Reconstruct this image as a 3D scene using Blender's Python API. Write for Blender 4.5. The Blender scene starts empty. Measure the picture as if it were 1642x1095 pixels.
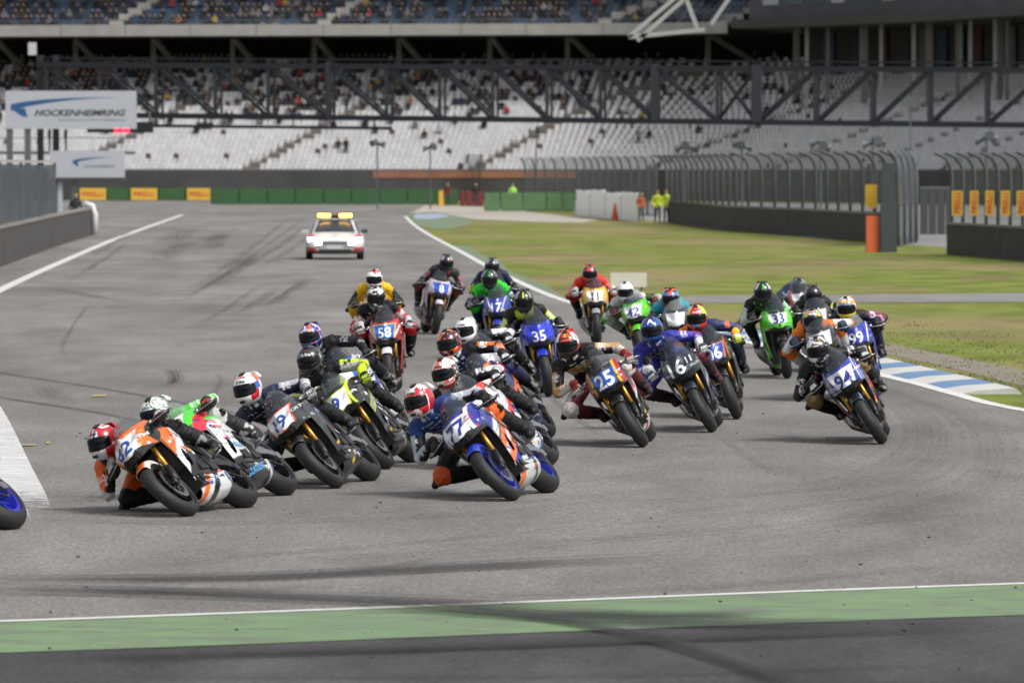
import bpy, bmesh, math, random
import numpy as np
from mathutils import Vector, Matrix, noise as mnoise
from mathutils.bvhtree import BVHTree
R = math.radians
random.seed(7); RNG = np.random.RandomState(7)
scene = bpy.context.scene
COL = scene.collection

# ------------------------------------------------------------------ camera
IMG_W, IMG_H, FPX, HORIZON, CAM_H = 1642.0, 1095.0, 10000.0, 268.0, 2.9
PITCH = math.atan((IMG_H / 2 - HORIZON) / FPX)
cam_data = bpy.data.cameras.new('camera')
cam = bpy.data.objects.new('camera', cam_data); COL.objects.link(cam)
cam.location = (0, 0, CAM_H); cam.rotation_euler = (R(90) - PITCH, 0, 0)
cam_data.sensor_width = 36; cam_data.lens = 36 * FPX / IMG_W
cam_data.clip_start = 1; cam_data.clip_end = 6000
cam_data.dof.use_dof = True; cam_data.dof.focus_distance = 60; cam_data.dof.aperture_fstop = 5.8
scene.camera = cam

# ------------------------------------------------------------------ world and sun
SUN_EL, SUN_AZ = R(52), R(-35)         # azimuth measured from +X towards +Y seen from above: sun behind the camera, to its right
world = bpy.data.worlds.new('World'); scene.world = world; world.use_nodes = True
wn = world.node_tree.nodes; wl = world.node_tree.links
sky = wn.new('ShaderNodeTexSky'); sky.sky_type = 'NISHITA'; sky.sun_disc = False
sky.sun_elevation = SUN_EL; sky.sun_rotation = R(90) - SUN_AZ
sky.air_density = 1.0; sky.dust_density = 4.0; sky.ozone_density = 1.0
hsv = wn.new('ShaderNodeHueSaturation'); hsv.inputs['Saturation'].default_value = 0.22
wl.new(sky.outputs[0], hsv.inputs['Color']); wl.new(hsv.outputs[0], wn['Background'].inputs[0])
wn['Background'].inputs[1].default_value = 0.105
sun_data = bpy.data.lights.new('sun', 'SUN'); sun_data.energy = 1.5; sun_data.angle = R(16); sun_data.color = (1, .96, .9)
sun = bpy.data.objects.new('sun', sun_data); COL.objects.link(sun)
sdir = Vector((math.cos(SUN_EL) * math.cos(SUN_AZ), math.cos(SUN_EL) * math.sin(SUN_AZ), math.sin(SUN_EL)))
sun.rotation_euler = sdir.to_track_quat('Z', 'Y').to_euler(); sun.location = sdir * 50 + Vector((0, 60, 0))
scene.view_settings.view_transform = 'Standard'; scene.view_settings.look = 'None'
scene.view_settings.exposure = 0.70; scene.view_settings.gamma = 1.0
scene.render.engine = 'CYCLES'
scene.cycles.use_denoising = True
scene.cycles.max_bounces = 6; scene.cycles.transparent_max_bounces = 16

# ------------------------------------------------------------------ measuring helpers
def ray(px, py):
    u = (px - IMG_W / 2) / FPX; v = (IMG_H / 2 - py) / FPX
    return Vector((u, math.cos(PITCH) + v * math.sin(PITCH), -math.sin(PITCH) + v * math.cos(PITCH)))
def G(px, py, z=0.0):
    d = ray(px, py); t = (z - CAM_H) / d.z
    return Vector((d.x * t, d.y * t, z))
def PT(px, py, Y):
    d = ray(px, py); t = Y / d.y
    return Vector((d.x * t, Y, CAM_H + d.z * t))

# ------------------------------------------------------------------ colour and material helpers
def hx(s):
    s = s.lstrip('#')
    c = [int(s[i:i + 2], 16) / 255 for i in (0, 2, 4)]
    return tuple(x / 12.92 if x <= .04045 else ((x + .055) / 1.055) ** 2.4 for x in c)
MATS = {}
def nodes_of(name):
    m = bpy.data.materials.new(name); m.use_nodes = True
    nt = m.node_tree
    return m, nt, nt.nodes['Principled BSDF'], nt.nodes.new, nt.links.new
def mat(name, color, rough=.5, metal=0, var=.12, scale=8, bump=0, bscale=60, coat=0, emit=None, es=0):
    """plain procedural material: base colour broken up by noise, optional bump"""
    if name in MATS: return MATS[name]
    m, nt, b, new, link = nodes_of(name)
    c = hx(color) if isinstance(color, str) else color
    tc = new('ShaderNodeTexCoord')
    nz = new('ShaderNodeTexNoise'); nz.inputs['Scale'].default_value = scale; nz.inputs['Detail'].default_value = 5
    link(tc.outputs['Object'], nz.inputs['Vector'])
    mx = new('ShaderNodeMix'); mx.data_type = 'RGBA'
    mx.inputs[6].default_value = (*[x * (1 - var) for x in c], 1)
    mx.inputs[7].default_value = (*[min(1, x * (1 + var)) for x in c], 1)
    link(nz.outputs[0], mx.inputs[0]); link(mx.outputs[2], b.inputs['Base Color'])
    b.inputs['Roughness'].default_value = rough; b.inputs['Metallic'].default_value = metal
    b.inputs['Coat Weight'].default_value = coat
    if bump:
        n2 = new('ShaderNodeTexNoise'); n2.inputs['Scale'].default_value = bscale
        link(tc.outputs['Object'], n2.inputs['Vector'])
        bp = new('ShaderNodeBump'); bp.inputs['Strength'].default_value = bump; bp.inputs['Distance'].default_value = .02
        link(n2.outputs[0], bp.inputs['Height']); link(bp.outputs[0], b.inputs['Normal'])
    if emit:
        e = hx(emit) if isinstance(emit, str) else emit
        b.inputs['Emission Color'].default_value = (*e, 1); b.inputs['Emission Strength'].default_value = es
    MATS[name] = m
    return m
def attr_mat(name, rough=.35, coat=0, bump=0, bscale=40, dirt=.1, metal=0):
    """material whose colour is the painted-on livery stored on the mesh"""
    if name in MATS: return MATS[name]
    m, nt, b, new, link = nodes_of(name)
    at = new('ShaderNodeAttribute'); at.attribute_name = 'Col'
    tc = new('ShaderNodeTexCoord')
    nz = new('ShaderNodeTexNoise'); nz.inputs['Scale'].default_value = 14; nz.inputs['Detail'].default_value = 6
    link(tc.outputs['Object'], nz.inputs['Vector'])
    rp = new('ShaderNodeMapRange'); rp.inputs['From Min'].default_value = .35; rp.inputs['From Max'].default_value = .75
    rp.inputs['To Min'].default_value = 0; rp.inputs['To Max'].default_value = dirt
    link(nz.outputs[0], rp.inputs[0])
    mx = new('ShaderNodeMix'); mx.data_type = 'RGBA'; mx.inputs[7].default_value = (.09, .085, .08, 1)
    link(rp.outputs[0], mx.inputs[0]); link(at.outputs['Color'], mx.inputs[6]); link(mx.outputs[2], b.inputs['Base Color'])
    rr = new('ShaderNodeMapRange'); rr.inputs['To Min'].default_value = rough * .75; rr.inputs['To Max'].default_value = rough * 1.35
    link(nz.outputs[0], rr.inputs[0]); link(rr.outputs[0], b.inputs['Roughness'])
    b.inputs['Coat Weight'].default_value = coat; b.inputs['Coat Roughness'].default_value = .08; b.inputs['Metallic'].default_value = metal
    if bump:
        n2 = new('ShaderNodeTexNoise'); n2.inputs['Scale'].default_value = bscale; n2.inputs['Detail'].default_value = 4
        link(tc.outputs['Object'], n2.inputs['Vector'])
        bp = new('ShaderNodeBump'); bp.inputs['Strength'].default_value = bump; bp.inputs['Distance'].default_value = .015
        link(n2.outputs[0], bp.inputs['Height']); link(bp.outputs[0], b.inputs['Normal'])
    MATS[name] = m
    return m
def see_through(name, color, alpha, rough=.1, scale=None):
    if name in MATS: return MATS[name]
    m, nt, b, new, link = nodes_of(name)
    b.inputs['Base Color'].default_value = (*hx(color), 1); b.inputs['Roughness'].default_value = rough
    b.inputs['Alpha'].default_value = alpha
    tc = new('ShaderNodeTexCoord'); nz = new('ShaderNodeTexNoise'); nz.inputs['Scale'].default_value = scale or 3
    link(tc.outputs['Object'], nz.inputs['Vector'])
    mr = new('ShaderNodeMapRange'); mr.inputs['To Min'].default_value = alpha * .8; mr.inputs['To Max'].default_value = min(1, alpha * 1.2)
    link(nz.outputs[0], mr.inputs[0]); link(mr.outputs[0], b.inputs['Alpha'])
    MATS[name] = m
    return m

# ------------------------------------------------------------------ object helpers
def link_obj(o, parent=None):
    COL.objects.link(o)
    if parent is not None: o.parent = parent
    return o
def tag(o, label=None, cat=None, group=None, kind=None):
    if label: o['label'] = label
    if cat: o['category'] = cat
    if group: o['group'] = group
    if kind: o['kind'] = kind
    return o
def thing(name, label, cat, loc=(0, 0, 0), group=None, mw=None):
    o = bpy.data.objects.new(name, None); o.empty_display_size = .2
    link_obj(o)
    if mw is not None: o.matrix_world = mw
    else: o.location = loc
    return tag(o, label, cat, group)
def mesh_np(name, V, F, smooth=False, col=None):
    me = bpy.data.meshes.new(name)
    me.from_pydata(np.asarray(V, float).tolist(), [], F if isinstance(F, list) else F.tolist())
    if smooth: me.polygons.foreach_set('use_smooth', [True] * len(me.polygons))
    if col is not None:
        a = me.color_attributes.new('Col', 'FLOAT_COLOR', 'POINT')
        c = np.ones((len(V), 4), np.float32); c[:, :3] = col
        a.data.foreach_set('color', c.ravel())
    me.update()
    return me
def obj(name, me, m=None, parent=None, **kw):
    if m is not None:
        if len(me.materials) == 0: me.materials.append(m)
    o = bpy.data.objects.new(name, me)
    link_obj(o, parent)
    if m is not None and me.materials[0] is not m:
        o.material_slots[0].link = 'OBJECT'; o.material_slots[0].material = m
    return tag(o, **kw)
class MB:
    """collects boxes, beams and tubes into one mesh"""
    def __init__(s): s.V = []; s.F = []
    def add(s, V, F):
        n = len(s.V); s.V += [tuple(v) for v in V]; s.F += [tuple(i + n for i in f) for f in F]; return s
    def box(s, c, d, rot=None):
        c = Vector(c); V = []
        for i in range(8):
            p = Vector(((i & 1) - .5, ((i >> 1) & 1) - .5, ((i >> 2) & 1) - .5)) * 1
            p = Vector((p.x * d[0], p.y * d[1], p.z * d[2]))
            if rot is not None: p = rot @ p
            V.append(c + p)
        return s.add(V, [(0, 2, 3, 1), (4, 5, 7, 6), (0, 1, 5, 4), (2, 6, 7, 3), (0, 4, 6, 2), (1, 3, 7, 5)])
    def beam(s, p, q, w, h=None, up=(0, 0, 1)):
        p, q = Vector(p), Vector(q); d = (q - p).normalized(); h = h or w
        u = Vector(up); x = d.cross(u)
        if x.length < .01: x = d.cross(Vector((1, 0, 0)))
        x.normalize(); y = x.cross(d)
        V = [e + x * sx * w / 2 + y * sy * h / 2 for e in (p, q) for sx, sy in ((-1, -1), (1, -1), (1, 1), (-1, 1))]
        return s.add(V, [(3, 2, 1, 0), (4, 5, 6, 7), (0, 1, 5, 4), (1, 2, 6, 5), (2, 3, 7, 6), (3, 0, 4, 7)])
    def tube(s, pts, r, seg=8, cap=True):
        pts = [Vector(p) for p in pts]; n = len(pts); rs = r if isinstance(r, (list, tuple)) else [r] * n
        V = []; x = None
        for i, p in enumerate(pts):
            d = (pts[min(i + 1, n - 1)] - pts[max(i - 1, 0)]).normalized()
            if x is None:
                x = d.cross(Vector((0, 0, 1)))
                if x.length < .1: x = d.cross(Vector((0, 1, 0)))
            x = (x - d * x.dot(d)).normalized(); y = d.cross(x)
            for k in range(seg):
                a = 2 * math.pi * k / seg
                V.append(p + (x * math.cos(a) + y * math.sin(a)) * rs[i])
        F = [(i * seg + k, i * seg + (k + 1) % seg, (i + 1) * seg + (k + 1) % seg, (i + 1) * seg + k) for i in range(n - 1) for k in range(seg)]
        if cap: F += [tuple(range(seg - 1, -1, -1)), tuple((n - 1) * seg + k for k in range(seg))]
        return s.add(V, F)
    def prism(s, poly, axis_from, axis_to):
        n = len(poly); a, b = Vector(axis_from), Vector(axis_to)
        V = [Vector(p) + a for p in poly] + [Vector(p) + b for p in poly]
        return s.add(V, [tuple(range(n - 1, -1, -1)), tuple(range(n, 2 * n))] + [(i, (i + 1) % n, n + (i + 1) % n, n + i) for i in range(n)])
    def lathe_y(s, prof, seg=32, c=(0, 0, 0)):
        """profile of (radius, y) turned about the y axis through c (closed loop profile)"""
        n = len(prof); V = []
        for k in range(seg):
            a = 2 * math.pi * k / seg
            for r, y in prof: V.append((c[0] + r * math.cos(a), c[1] + y, c[2] + r * math.sin(a)))
        F = [(k * n + i, k * n + (i + 1) % n, ((k + 1) % seg) * n + (i + 1) % n, ((k + 1) % seg) * n + i) for k in range(seg) for i in range(n)]
        return s.add(V, F)
    def mesh(s, name='mesh', smooth=False):
        me = bpy.data.meshes.new(name); me.from_pydata(s.V, [], s.F)
        bm = bmesh.new(); bm.from_mesh(me); bmesh.ops.recalc_face_normals(bm, faces=bm.faces); bm.to_mesh(me); bm.free()
        if smooth: me.polygons.foreach_set('use_smooth', [True] * len(me.polygons))
        return me
    def obj(s, name, m, parent=None, smooth=False, **kw): return obj(name, s.mesh(name, smooth), m, parent, **kw)

def catmull(P, n):
    """resample along axis 0 through all control points"""
    P = np.asarray(P, float); m = len(P)
    Q = np.concatenate([2 * P[:1] - P[1:2], P, 2 * P[-1:] - P[-2:-1]])
    t = np.linspace(0, m - 1, n); i = np.minimum(t.astype(int), m - 2); f = t - i
    sh = (-1,) + (1,) * (P.ndim - 1); f = f.reshape(sh)
    a, b, c, d = Q[i], Q[i + 1], Q[i + 2], Q[i + 3]
    return .5 * ((2 * b) + (c - a) * f + (2 * a - 5 * b + 4 * c - d) * f ** 2 + (3 * b - a - 3 * c + d) * f ** 3)
def grid_faces(nu, nv, off=0):
    i, j = np.meshgrid(np.arange(nu - 1), np.arange(nv - 1), indexing='ij')
    a = (i * nv + j).ravel() + off
    return np.stack([a, a + 1, a + nv + 1, a + nv], 1)
def patch(ctrl, nu, nv, thick=.006, centre=None):
    """smooth control grid -> thick shell; returns V, F (outer verts first)"""
    def both(c, n):
        c = np.asarray(c, float); t = np.linspace(0, len(c) - 1, n); i = np.minimum(t.astype(int), len(c) - 2); f = (t - i)[:, None, None]
        return .6 * catmull(c, n) + .4 * (c[i] * (1 - f) + c[i + 1] * f)
    P = both(ctrl, nu); P = both(P.transpose(1, 0, 2), nv).transpose(1, 0, 2)
    du = np.gradient(P, axis=0); dv = np.gradient(P, axis=1)
    N = np.cross(du, dv); N /= np.linalg.norm(N, axis=2, keepdims=True) + 1e-9
    centre = np.array((0.1, 0, .6)) if centre is None else np.asarray(centre)
    sgn = np.sign(np.sum((P - centre) * N)); N *= sgn
    V = np.concatenate([P.reshape(-1, 3), (P - N * thick).reshape(-1, 3)])
    F = grid_faces(nu, nv); n = nu * nv
    if sgn < 0: Fo, Fi = F[:, ::-1], F + n
    else: Fo, Fi = F, F[:, ::-1] + n
    ring = [j for j in range(nv)] + [i * nv + nv - 1 for i in range(1, nu)] + [(nu - 1) * nv + j for j in range(nv - 2, -1, -1)] + [i * nv for i in range(nu - 2, 0, -1)]
    rim = np.array([(a, ring[(k + 1) % len(ring)], ring[(k + 1) % len(ring)] + n, a + n) for k, a in enumerate(ring)])
    if sgn > 0: rim = rim[:, ::-1]
    return V, np.concatenate([Fo, Fi, rim])
def mirror_ctrl(ctrl):
    """ctrl columns run from centre line (y=0) outward: extend to both sides"""
    c = np.asarray(ctrl, float); m = c[:, :0:-1].copy(); m[..., 1] *= -1
    return np.concatenate([m, c], 1)
def flip_y(V, F):
    V = V.copy(); V[:, 1] *= -1
    return V, F[:, ::-1]

# lettering: filled text outlines, cut fine enough to lie on curved panels
TEXT = {}
def text_geo(s, bold=.03, shear=0.0):
    key = (s, bold, shear)
    if key not in TEXT:
        cu = bpy.data.curves.new('t', 'FONT'); cu.body = s; cu.align_x = 'CENTER'; cu.align_y = 'CENTER'
        cu.offset = bold; cu.shear = shear; cu.resolution_u = 3
        o = bpy.data.objects.new('t', cu); COL.objects.link(o)
        dg = bpy.context.evaluated_depsgraph_get(); dg.update()
        me = bpy.data.meshes.new_from_object(o.evaluated_get(dg))
        bm = bmesh.new(); bm.from_mesh(me)
        for _ in range(5):
            es = [e for e in bm.edges if e.calc_length() > .09]
            if es: bmesh.ops.subdivide_edges(bm, edges=es, cuts=1)
            bmesh.ops.triangulate(bm, faces=bm.faces)
        V = np.array([v.co[:] for v in bm.verts]); F = [[v.index for v in f.verts] for f in bm.faces]
        bm.free(); bpy.data.objects.remove(o); bpy.data.curves.remove(cu); bpy.data.meshes.remove(me)
        ctr = (V.min(0) + V.max(0)) / 2; V = V - ctr
        h = V[:, 1].max() - V[:, 1].min()
        TEXT[key] = (V / h, F)
    return TEXT[key]
def flat_text(s, m, parent, o, right, up, height, bold=.03, shear=0, width=None, name='lettering'):
    V, F = text_geo(s, bold, shear); right, up = Vector(right).normalized(), Vector(up).normalized()
    w = V[:, 0].max() - V[:, 0].min(); kx = height if width is None else width / w
    P = [Vector(o) + right * v[0] * kx + up * v[1] * height for v in V]
    return obj(name, mesh_np(name, [p[:] for p in P], F), m, parent)
def wrap_text(s, m, parent, bvh, o, d, right, up, height, bold=.03, shear=0, width=None, lift=.004, name='lettering'):
    V, F = text_geo(s, bold, shear); right, up, d = Vector(right).normalized(), Vector(up).normalized(), Vector(d).normalized()
    w = V[:, 0].max() - V[:, 0].min(); kx = height if width is None else width / w
    P = []
    for v in V:
        q = Vector(o) + right * v[0] * kx + up * v[1] * height
        hit = bvh.ray_cast(q, d, 3)
        h = hit[0] if hit[0] is not None else bvh.find_nearest(q + d * .75)[0]
        P.append(h - d * lift)
    return obj(name, mesh_np(name, [p[:] for p in P], F), m, parent)
# ================================================================== the ground
ROAD_Z = .008
def sheet(name, pts, z, m, parent=None, **kw):
    """flat sheet from a row-wise strip or a polygon (list of (x, y))"""
    me = bpy.data.meshes.new(name); me.from_pydata([(p[0], p[1], z) for p in pts], [], [tuple(range(len(pts)))])
    bm = bmesh.new(); bm.from_mesh(me); bmesh.ops.triangulate(bm, faces=bm.faces); bmesh.ops.recalc_face_normals(bm, faces=bm.faces)
    if bm.faces[0].normal.z < 0: bmesh.ops.reverse_faces(bm, faces=bm.faces)
    bm.to_mesh(me); bm.free()
    return obj(name, me, m, parent, **kw)
def ribbon_geo(pts, w, z):
    """polyline -> strip with uv-like attributes along/across"""
    P = [Vector((p[0], p[1], 0)) for p in pts]; n = len(P); V = []; U = []; acc = 0
    ws = w if isinstance(w, (list, tuple)) else [w] * n
    for i, p in enumerate(P):
        d = (P[min(i + 1, n - 1)] - P[max(i - 1, 0)]).normalized(); s = Vector((-d.y, d.x, 0))
        if i: acc += (P[i] - P[i - 1]).length
        for k, a in ((-1, -1), (0, 0), (1, 1)):
            q = p + s * a * ws[i] / 2; V.append((q.x, q.y, z)); U.append((acc, a, 0))
    U = [(u, a, u / max(acc, .01)) for u, a, _ in U]
    F = []
    for i in range(n - 1):
        for k in (0, 1): a = i * 3 + k; F.append((a, a + 1, a + 4, a + 3))
    return V, F, U
def ribbon(name, pts, w, z, m, parent=None, **kw):
    V, F, U = ribbon_geo(pts, w, z)
    me = mesh_np(name, V, F)
    if me.polygons[0].normal.z < 0: me.flip_normals()
    a = me.attributes.new('run', 'FLOAT_VECTOR', 'POINT'); a.data.foreach_set('vector', np.array(U, np.float32).ravel())
    return obj(name, me, m, parent, **kw)
def smooth_px(pts, n=24):
    w = np.array([G(*p)[:2] for p in pts]); return [tuple(p) for p in catmull(w, n)]

def asphalt_mat(name, a, b, streak=.25, sp=.85):
    m, nt, bs, new, link = nodes_of(name)
    tc = new('ShaderNodeTexCoord')
    def noise(scale, detail=4, vec=None, sc=None):
        n = new('ShaderNodeTexNoise'); n.inputs['Scale'].default_value = scale; n.inputs['Detail'].default_value = detail
        if sc:
            mp = new('ShaderNodeMapping'); mp.inputs['Scale'].default_value = sc; link(tc.outputs['Object'], mp.inputs[0]); link(mp.outputs[0], n.inputs['Vector'])
        else: link(tc.outputs['Object'], n.inputs['Vector'])
        return n.outputs[0]
    big = noise(.16, 7, sc=(1.4, .35, 1)); mid = noise(.8, 7, sc=(1.3, .35, 1)); fine = noise(26, 4); grit = noise(70, 2)
    r1 = new('ShaderNodeMapRange'); r1.inputs['From Min'].default_value = .35; r1.inputs['From Max'].default_value = .65; link(big, r1.inputs[0])
    mx = new('ShaderNodeMix'); mx.data_type = 'RGBA'; mx.inputs[6].default_value = (*a, 1); mx.inputs[7].default_value = (*b, 1); link(r1.outputs[0], mx.inputs[0])
    def mul(col, fac, lo, hi, f0=.3, f1=.7):
        r = new('ShaderNodeMapRange'); r.inputs['From Min'].default_value = f0; r.inputs['From Max'].default_value = f1
        r.inputs['To Min'].default_value = lo; r.inputs['To Max'].default_value = hi; link(fac, r.inputs[0])
        v = new('ShaderNodeVectorMath'); v.operation = 'SCALE'; link(col, v.inputs[0]); link(r.outputs[0], v.inputs['Scale']); return v.outputs[0]
    c = mul(mx.outputs[2], mid, 1 - streak * .5, 1 + streak * .35); c = mul(c, fine, 1 - sp * .5, 1 + sp * .5); c = mul(c, grit, 1 - sp * .6, 1 + sp * .6)
    link(c, bs.inputs['Base Color']); bs.inputs['Roughness'].default_value = .86; bs.inputs['Specular IOR Level'].default_value = .3
    bp = new('ShaderNodeBump'); bp.inputs['Strength'].default_value = .5; bp.inputs['Distance'].default_value = .01; link(fine, bp.inputs['Height']); link(bp.outputs[0], bs.inputs['Normal'])
    MATS[name] = m; return m
ASPH = asphalt_mat('track_asphalt', (.142, .136, .128), (.212, .204, .193), .42)
ASPH2 = asphalt_mat('runoff_asphalt', (.034, .033, .036), (.088, .086, .088), .9)
ASPH3 = asphalt_mat('service_asphalt', (.19, .187, .182), (.23, .225, .22))
def worn_paint(name, color, under=(.15, .146, .14), wear=.5, scale=6):
    m, nt, b, new, link = nodes_of(name)
    tc = new('ShaderNodeTexCoord'); n = new('ShaderNodeTexNoise'); n.inputs['Scale'].default_value = scale; n.inputs['Detail'].default_value = 9; n.inputs['Roughness'].default_value = .75
    mp = new('ShaderNodeMapping'); mp.inputs['Scale'].default_value = (.5, 1.4, 1); link(tc.outputs['Object'], mp.inputs[0]); link(mp.outputs[0], n.inputs['Vector'])
    r = new('ShaderNodeMapRange'); r.inputs['From Min'].default_value = wear; r.inputs['From Max'].default_value = wear + .14; link(n.outputs[0], r.inputs[0])
    n2 = new('ShaderNodeTexNoise'); n2.inputs['Scale'].default_value = 1.1; n2.inputs['Detail'].default_value = 5; link(mp.outputs[0], n2.inputs['Vector'])
    c0 = hx(color) if isinstance(color, str) else color
    m0 = new('ShaderNodeMix'); m0.data_type = 'RGBA'; m0.inputs[6].default_value = (*[x * .78 for x in c0], 1); m0.inputs[7].default_value = (*[min(1, x * 1.12) for x in c0], 1); link(n2.outputs[0], m0.inputs[0])
    mx = new('ShaderNodeMix'); mx.data_type = 'RGBA'; mx.inputs[7].default_value = (*under, 1); link(m0.outputs[2], mx.inputs[6]); link(r.outputs[0], mx.inputs[0]); link(mx.outputs[2], b.inputs['Base Color'])
    b.inputs['Roughness'].default_value = .75
    MATS[name] = m; return m
WHITE_L = worn_paint('white_line_paint', (.64, .64, .63), wear=.535, scale=14)
WHITE_W = worn_paint('worn_white_paint', (.58, .58, .56), (.10, .098, .095), wear=.52, scale=9)
GREEN_P = worn_paint('green_paint', (.15, .245, .115), (.12, .135, .11), wear=.47, scale=3)
GREEN_F = worn_paint('pale_green_paint', (.14, .20, .11), (.16, .155, .15), wear=.5, scale=.6)

def grass_mat():
    m, nt, b, new, link = nodes_of('grass_ground')
    tc = new('ShaderNodeTexCoord')
    def nz(s, d, sc=None):
        n = new('ShaderNodeTexNoise'); n.inputs['Scale'].default_value = s; n.inputs['Detail'].default_value = d
        mp = new('ShaderNodeMapping'); mp.inputs['Scale'].default_value = sc or (1, 1, 1); link(tc.outputs['Object'], mp.inputs[0]); link(mp.outputs[0], n.inputs['Vector']); return n.outputs[0]
    def mix(fac, a, bb, lo, hi):
        r = new('ShaderNodeMapRange'); r.inputs['From Min'].default_value = lo; r.inputs['From Max'].default_value = hi; link(fac, r.inputs[0])
        x = new('ShaderNodeMix'); x.data_type = 'RGBA'; link(r.outputs[0], x.inputs[0])
        for i, v in ((6, a), (7, bb)):
            if isinstance(v, tuple): x.inputs[i].default_value = (*v, 1)
            else: link(v, x.inputs[i])
        return x.outputs[2]
    base = mix(nz(.8, 6, (1, .35, 1)), (.115, .15, .030), (.20, .225, .055), .36, .62)
    base = mix(nz(.16, 6, (.8, .30, 1)), base, (.245, .205, .10), .47, .63)          # dry patches
    base = mix(nz(.35, 6, (.8, .30, 1)), base, (.17, .135, .075), .54, .66)          # bare soil
    base = mix(nz(24, 3), base, (.05, .07, .015), .55, .95)
    link(base, b.inputs['Base Color']); b.inputs['Roughness'].default_value = .95; b.inputs['Specular IOR Level'].default_value = .1
    bp = new('ShaderNodeBump'); bp.inputs['Strength'].default_value = .8; bp.inputs['Distance'].default_value = .05; link(nz(14, 4), bp.inputs['Height']); link(bp.outputs[0], b.inputs['Normal'])
    return m
GRASS = grass_mat()
GRAVEL = mat('gravel', (.36, .33, .29), .95, var=.35, scale=3, bump=.6, bscale=25)

sheet('ground', [(-2500, -200), (2500, -200), (2500, 4500), (-2500, 4500)], 0, GRASS, kind='structure')
RIGHT_EDGE = [(9.5, 40), (9.2, 50), (8.0, 62)] + [tuple(G(*p)[:2]) for p in ((1642, 659), (1532, 633), (1474, 617), (1428, 606), (1330, 581), (1180, 545), (1050, 517), (900, 481), (800, 437), (735, 402), (690, 378), (664, 361), (650, 347))]
RE = [tuple(p) for p in catmull(np.array(RIGHT_EDGE), 90)]
far = G(650, 330)
road = sheet('track', [(-90, 5), (30, 5), (30, 40)] + RE + [(RE[-1][0] - .5, 545), (-90, 545)], ROAD_Z, ASPH, kind='structure')
# near edge of the track: white line, green strip, dark run-off
NEAR = smooth_px([(-200, 1004), (0, 1000), (400, 986), (821, 970), (1250, 953), (1642, 939), (1900, 930)], 40)
NEAR_B = smooth_px([(-200, 1056), (0, 1050), (400, 1036), (821, 1019), (1250, 1003), (1642, 989), (1900, 981)], 40)
sheet('runoff', [(-14, 5), (14, 5), (14, 38)] + NEAR_B[::-1] + [(-14, 36)], .012, ASPH2, kind='structure')
# green strip between the two lines
me = mesh_np('green_strip', [(*p, .016) for p in NEAR] + [(*p, .016) for p in NEAR_B], [(i, len(NEAR) + i, len(NEAR) + i + 1, i + 1) for i in range(len(NEAR) - 1)])
obj('green_strip', me, GREEN_P, kind='structure')
ribbon('edge_line', NEAR, .14, .020, WHITE_L, kind='structure')
# right edge line and left (pit) line
ribbon('edge_line', RE[6:], .20, ROAD_Z + .006, WHITE_L, kind='structure')
PL = smooth_px([(292, 345), (200, 378), (100, 420), (0, 466), (-200, 570)], 40)
ribbon('pit_line', PL, .28, ROAD_Z + .006, WHITE_L, kind='structure')
def fading_paint():
    m, nt, bs, new, link = nodes_of('scrubbed_apex_paint')
    at = new('ShaderNodeAttribute'); at.attribute_name = 'run'; sep = new('ShaderNodeSeparateXYZ'); link(at.outputs['Vector'], sep.inputs[0])
    tc = new('ShaderNodeTexCoord'); mp = new('ShaderNodeMapping'); mp.inputs['Scale'].default_value = (.45, 2.2, 1); link(tc.outputs['Object'], mp.inputs[0])
    n = new('ShaderNodeTexNoise'); n.inputs['Scale'].default_value = 11; n.inputs['Detail'].default_value = 9; n.inputs['Roughness'].default_value = .7; link(mp.outputs[0], n.inputs['Vector'])
    r = new('ShaderNodeMapRange'); r.interpolation_type = 'SMOOTHSTEP'; r.inputs['From Min'].default_value = .84; r.inputs['From Max'].default_value = 1.0; r.inputs['To Min'].default_value = .36; r.inputs['To Max'].default_value = .63; link(sep.outputs[2], r.inputs[0])
    s = new('ShaderNodeMath'); s.operation = 'SUBTRACT'; link(n.outputs[0], s.inputs[0]); link(r.outputs[0], s.inputs[1])
    k = new('ShaderNodeMapRange'); k.inputs['From Max'].default_value = .06; link(s.outputs[0], k.inputs[0]); link(k.outputs[0], bs.inputs['Alpha'])
    n2 = new('ShaderNodeTexNoise'); n2.inputs['Scale'].default_value = 3; n2.inputs['Detail'].default_value = 8; link(mp.outputs[0], n2.inputs['Vector'])
    cr = new('ShaderNodeMapRange'); cr.inputs['From Min'].default_value = .3; cr.inputs['From Max'].default_value = .7; cr.inputs['To Min'].default_value = .36; cr.inputs['To Max'].default_value = .66; link(n2.outputs[0], cr.inputs[0]); link(cr.outputs[0], bs.inputs['Base Color'])
    bs.inputs['Roughness'].default_value = .8; MATS['scrubbed_apex_paint'] = m; return m
APX = fading_paint()
AP = [tuple(G(*p)[:2]) for p in ((-70, 560), (-16, 655), (4, 695), (28, 750), (47, 790), (58, 820), (62, 838))]
ribbon('apex_line', [tuple(p) for p in catmull(np.array(AP + [tuple(G(66, 852)[:2])]), 60)], [.27] * 40 + [.29] * 20, ROAD_Z + .006, APX, kind='structure')
AP2 = [tuple(G(*p)[:2]) for p in ((-40, 690), (-14, 735), (10, 780), (32, 825), (40, 845))]
ribbon('apex_line', [tuple(p) for p in catmull(np.array(AP2), 30)], .15, ROAD_Z + .0064, APX, kind='structure')
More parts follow.
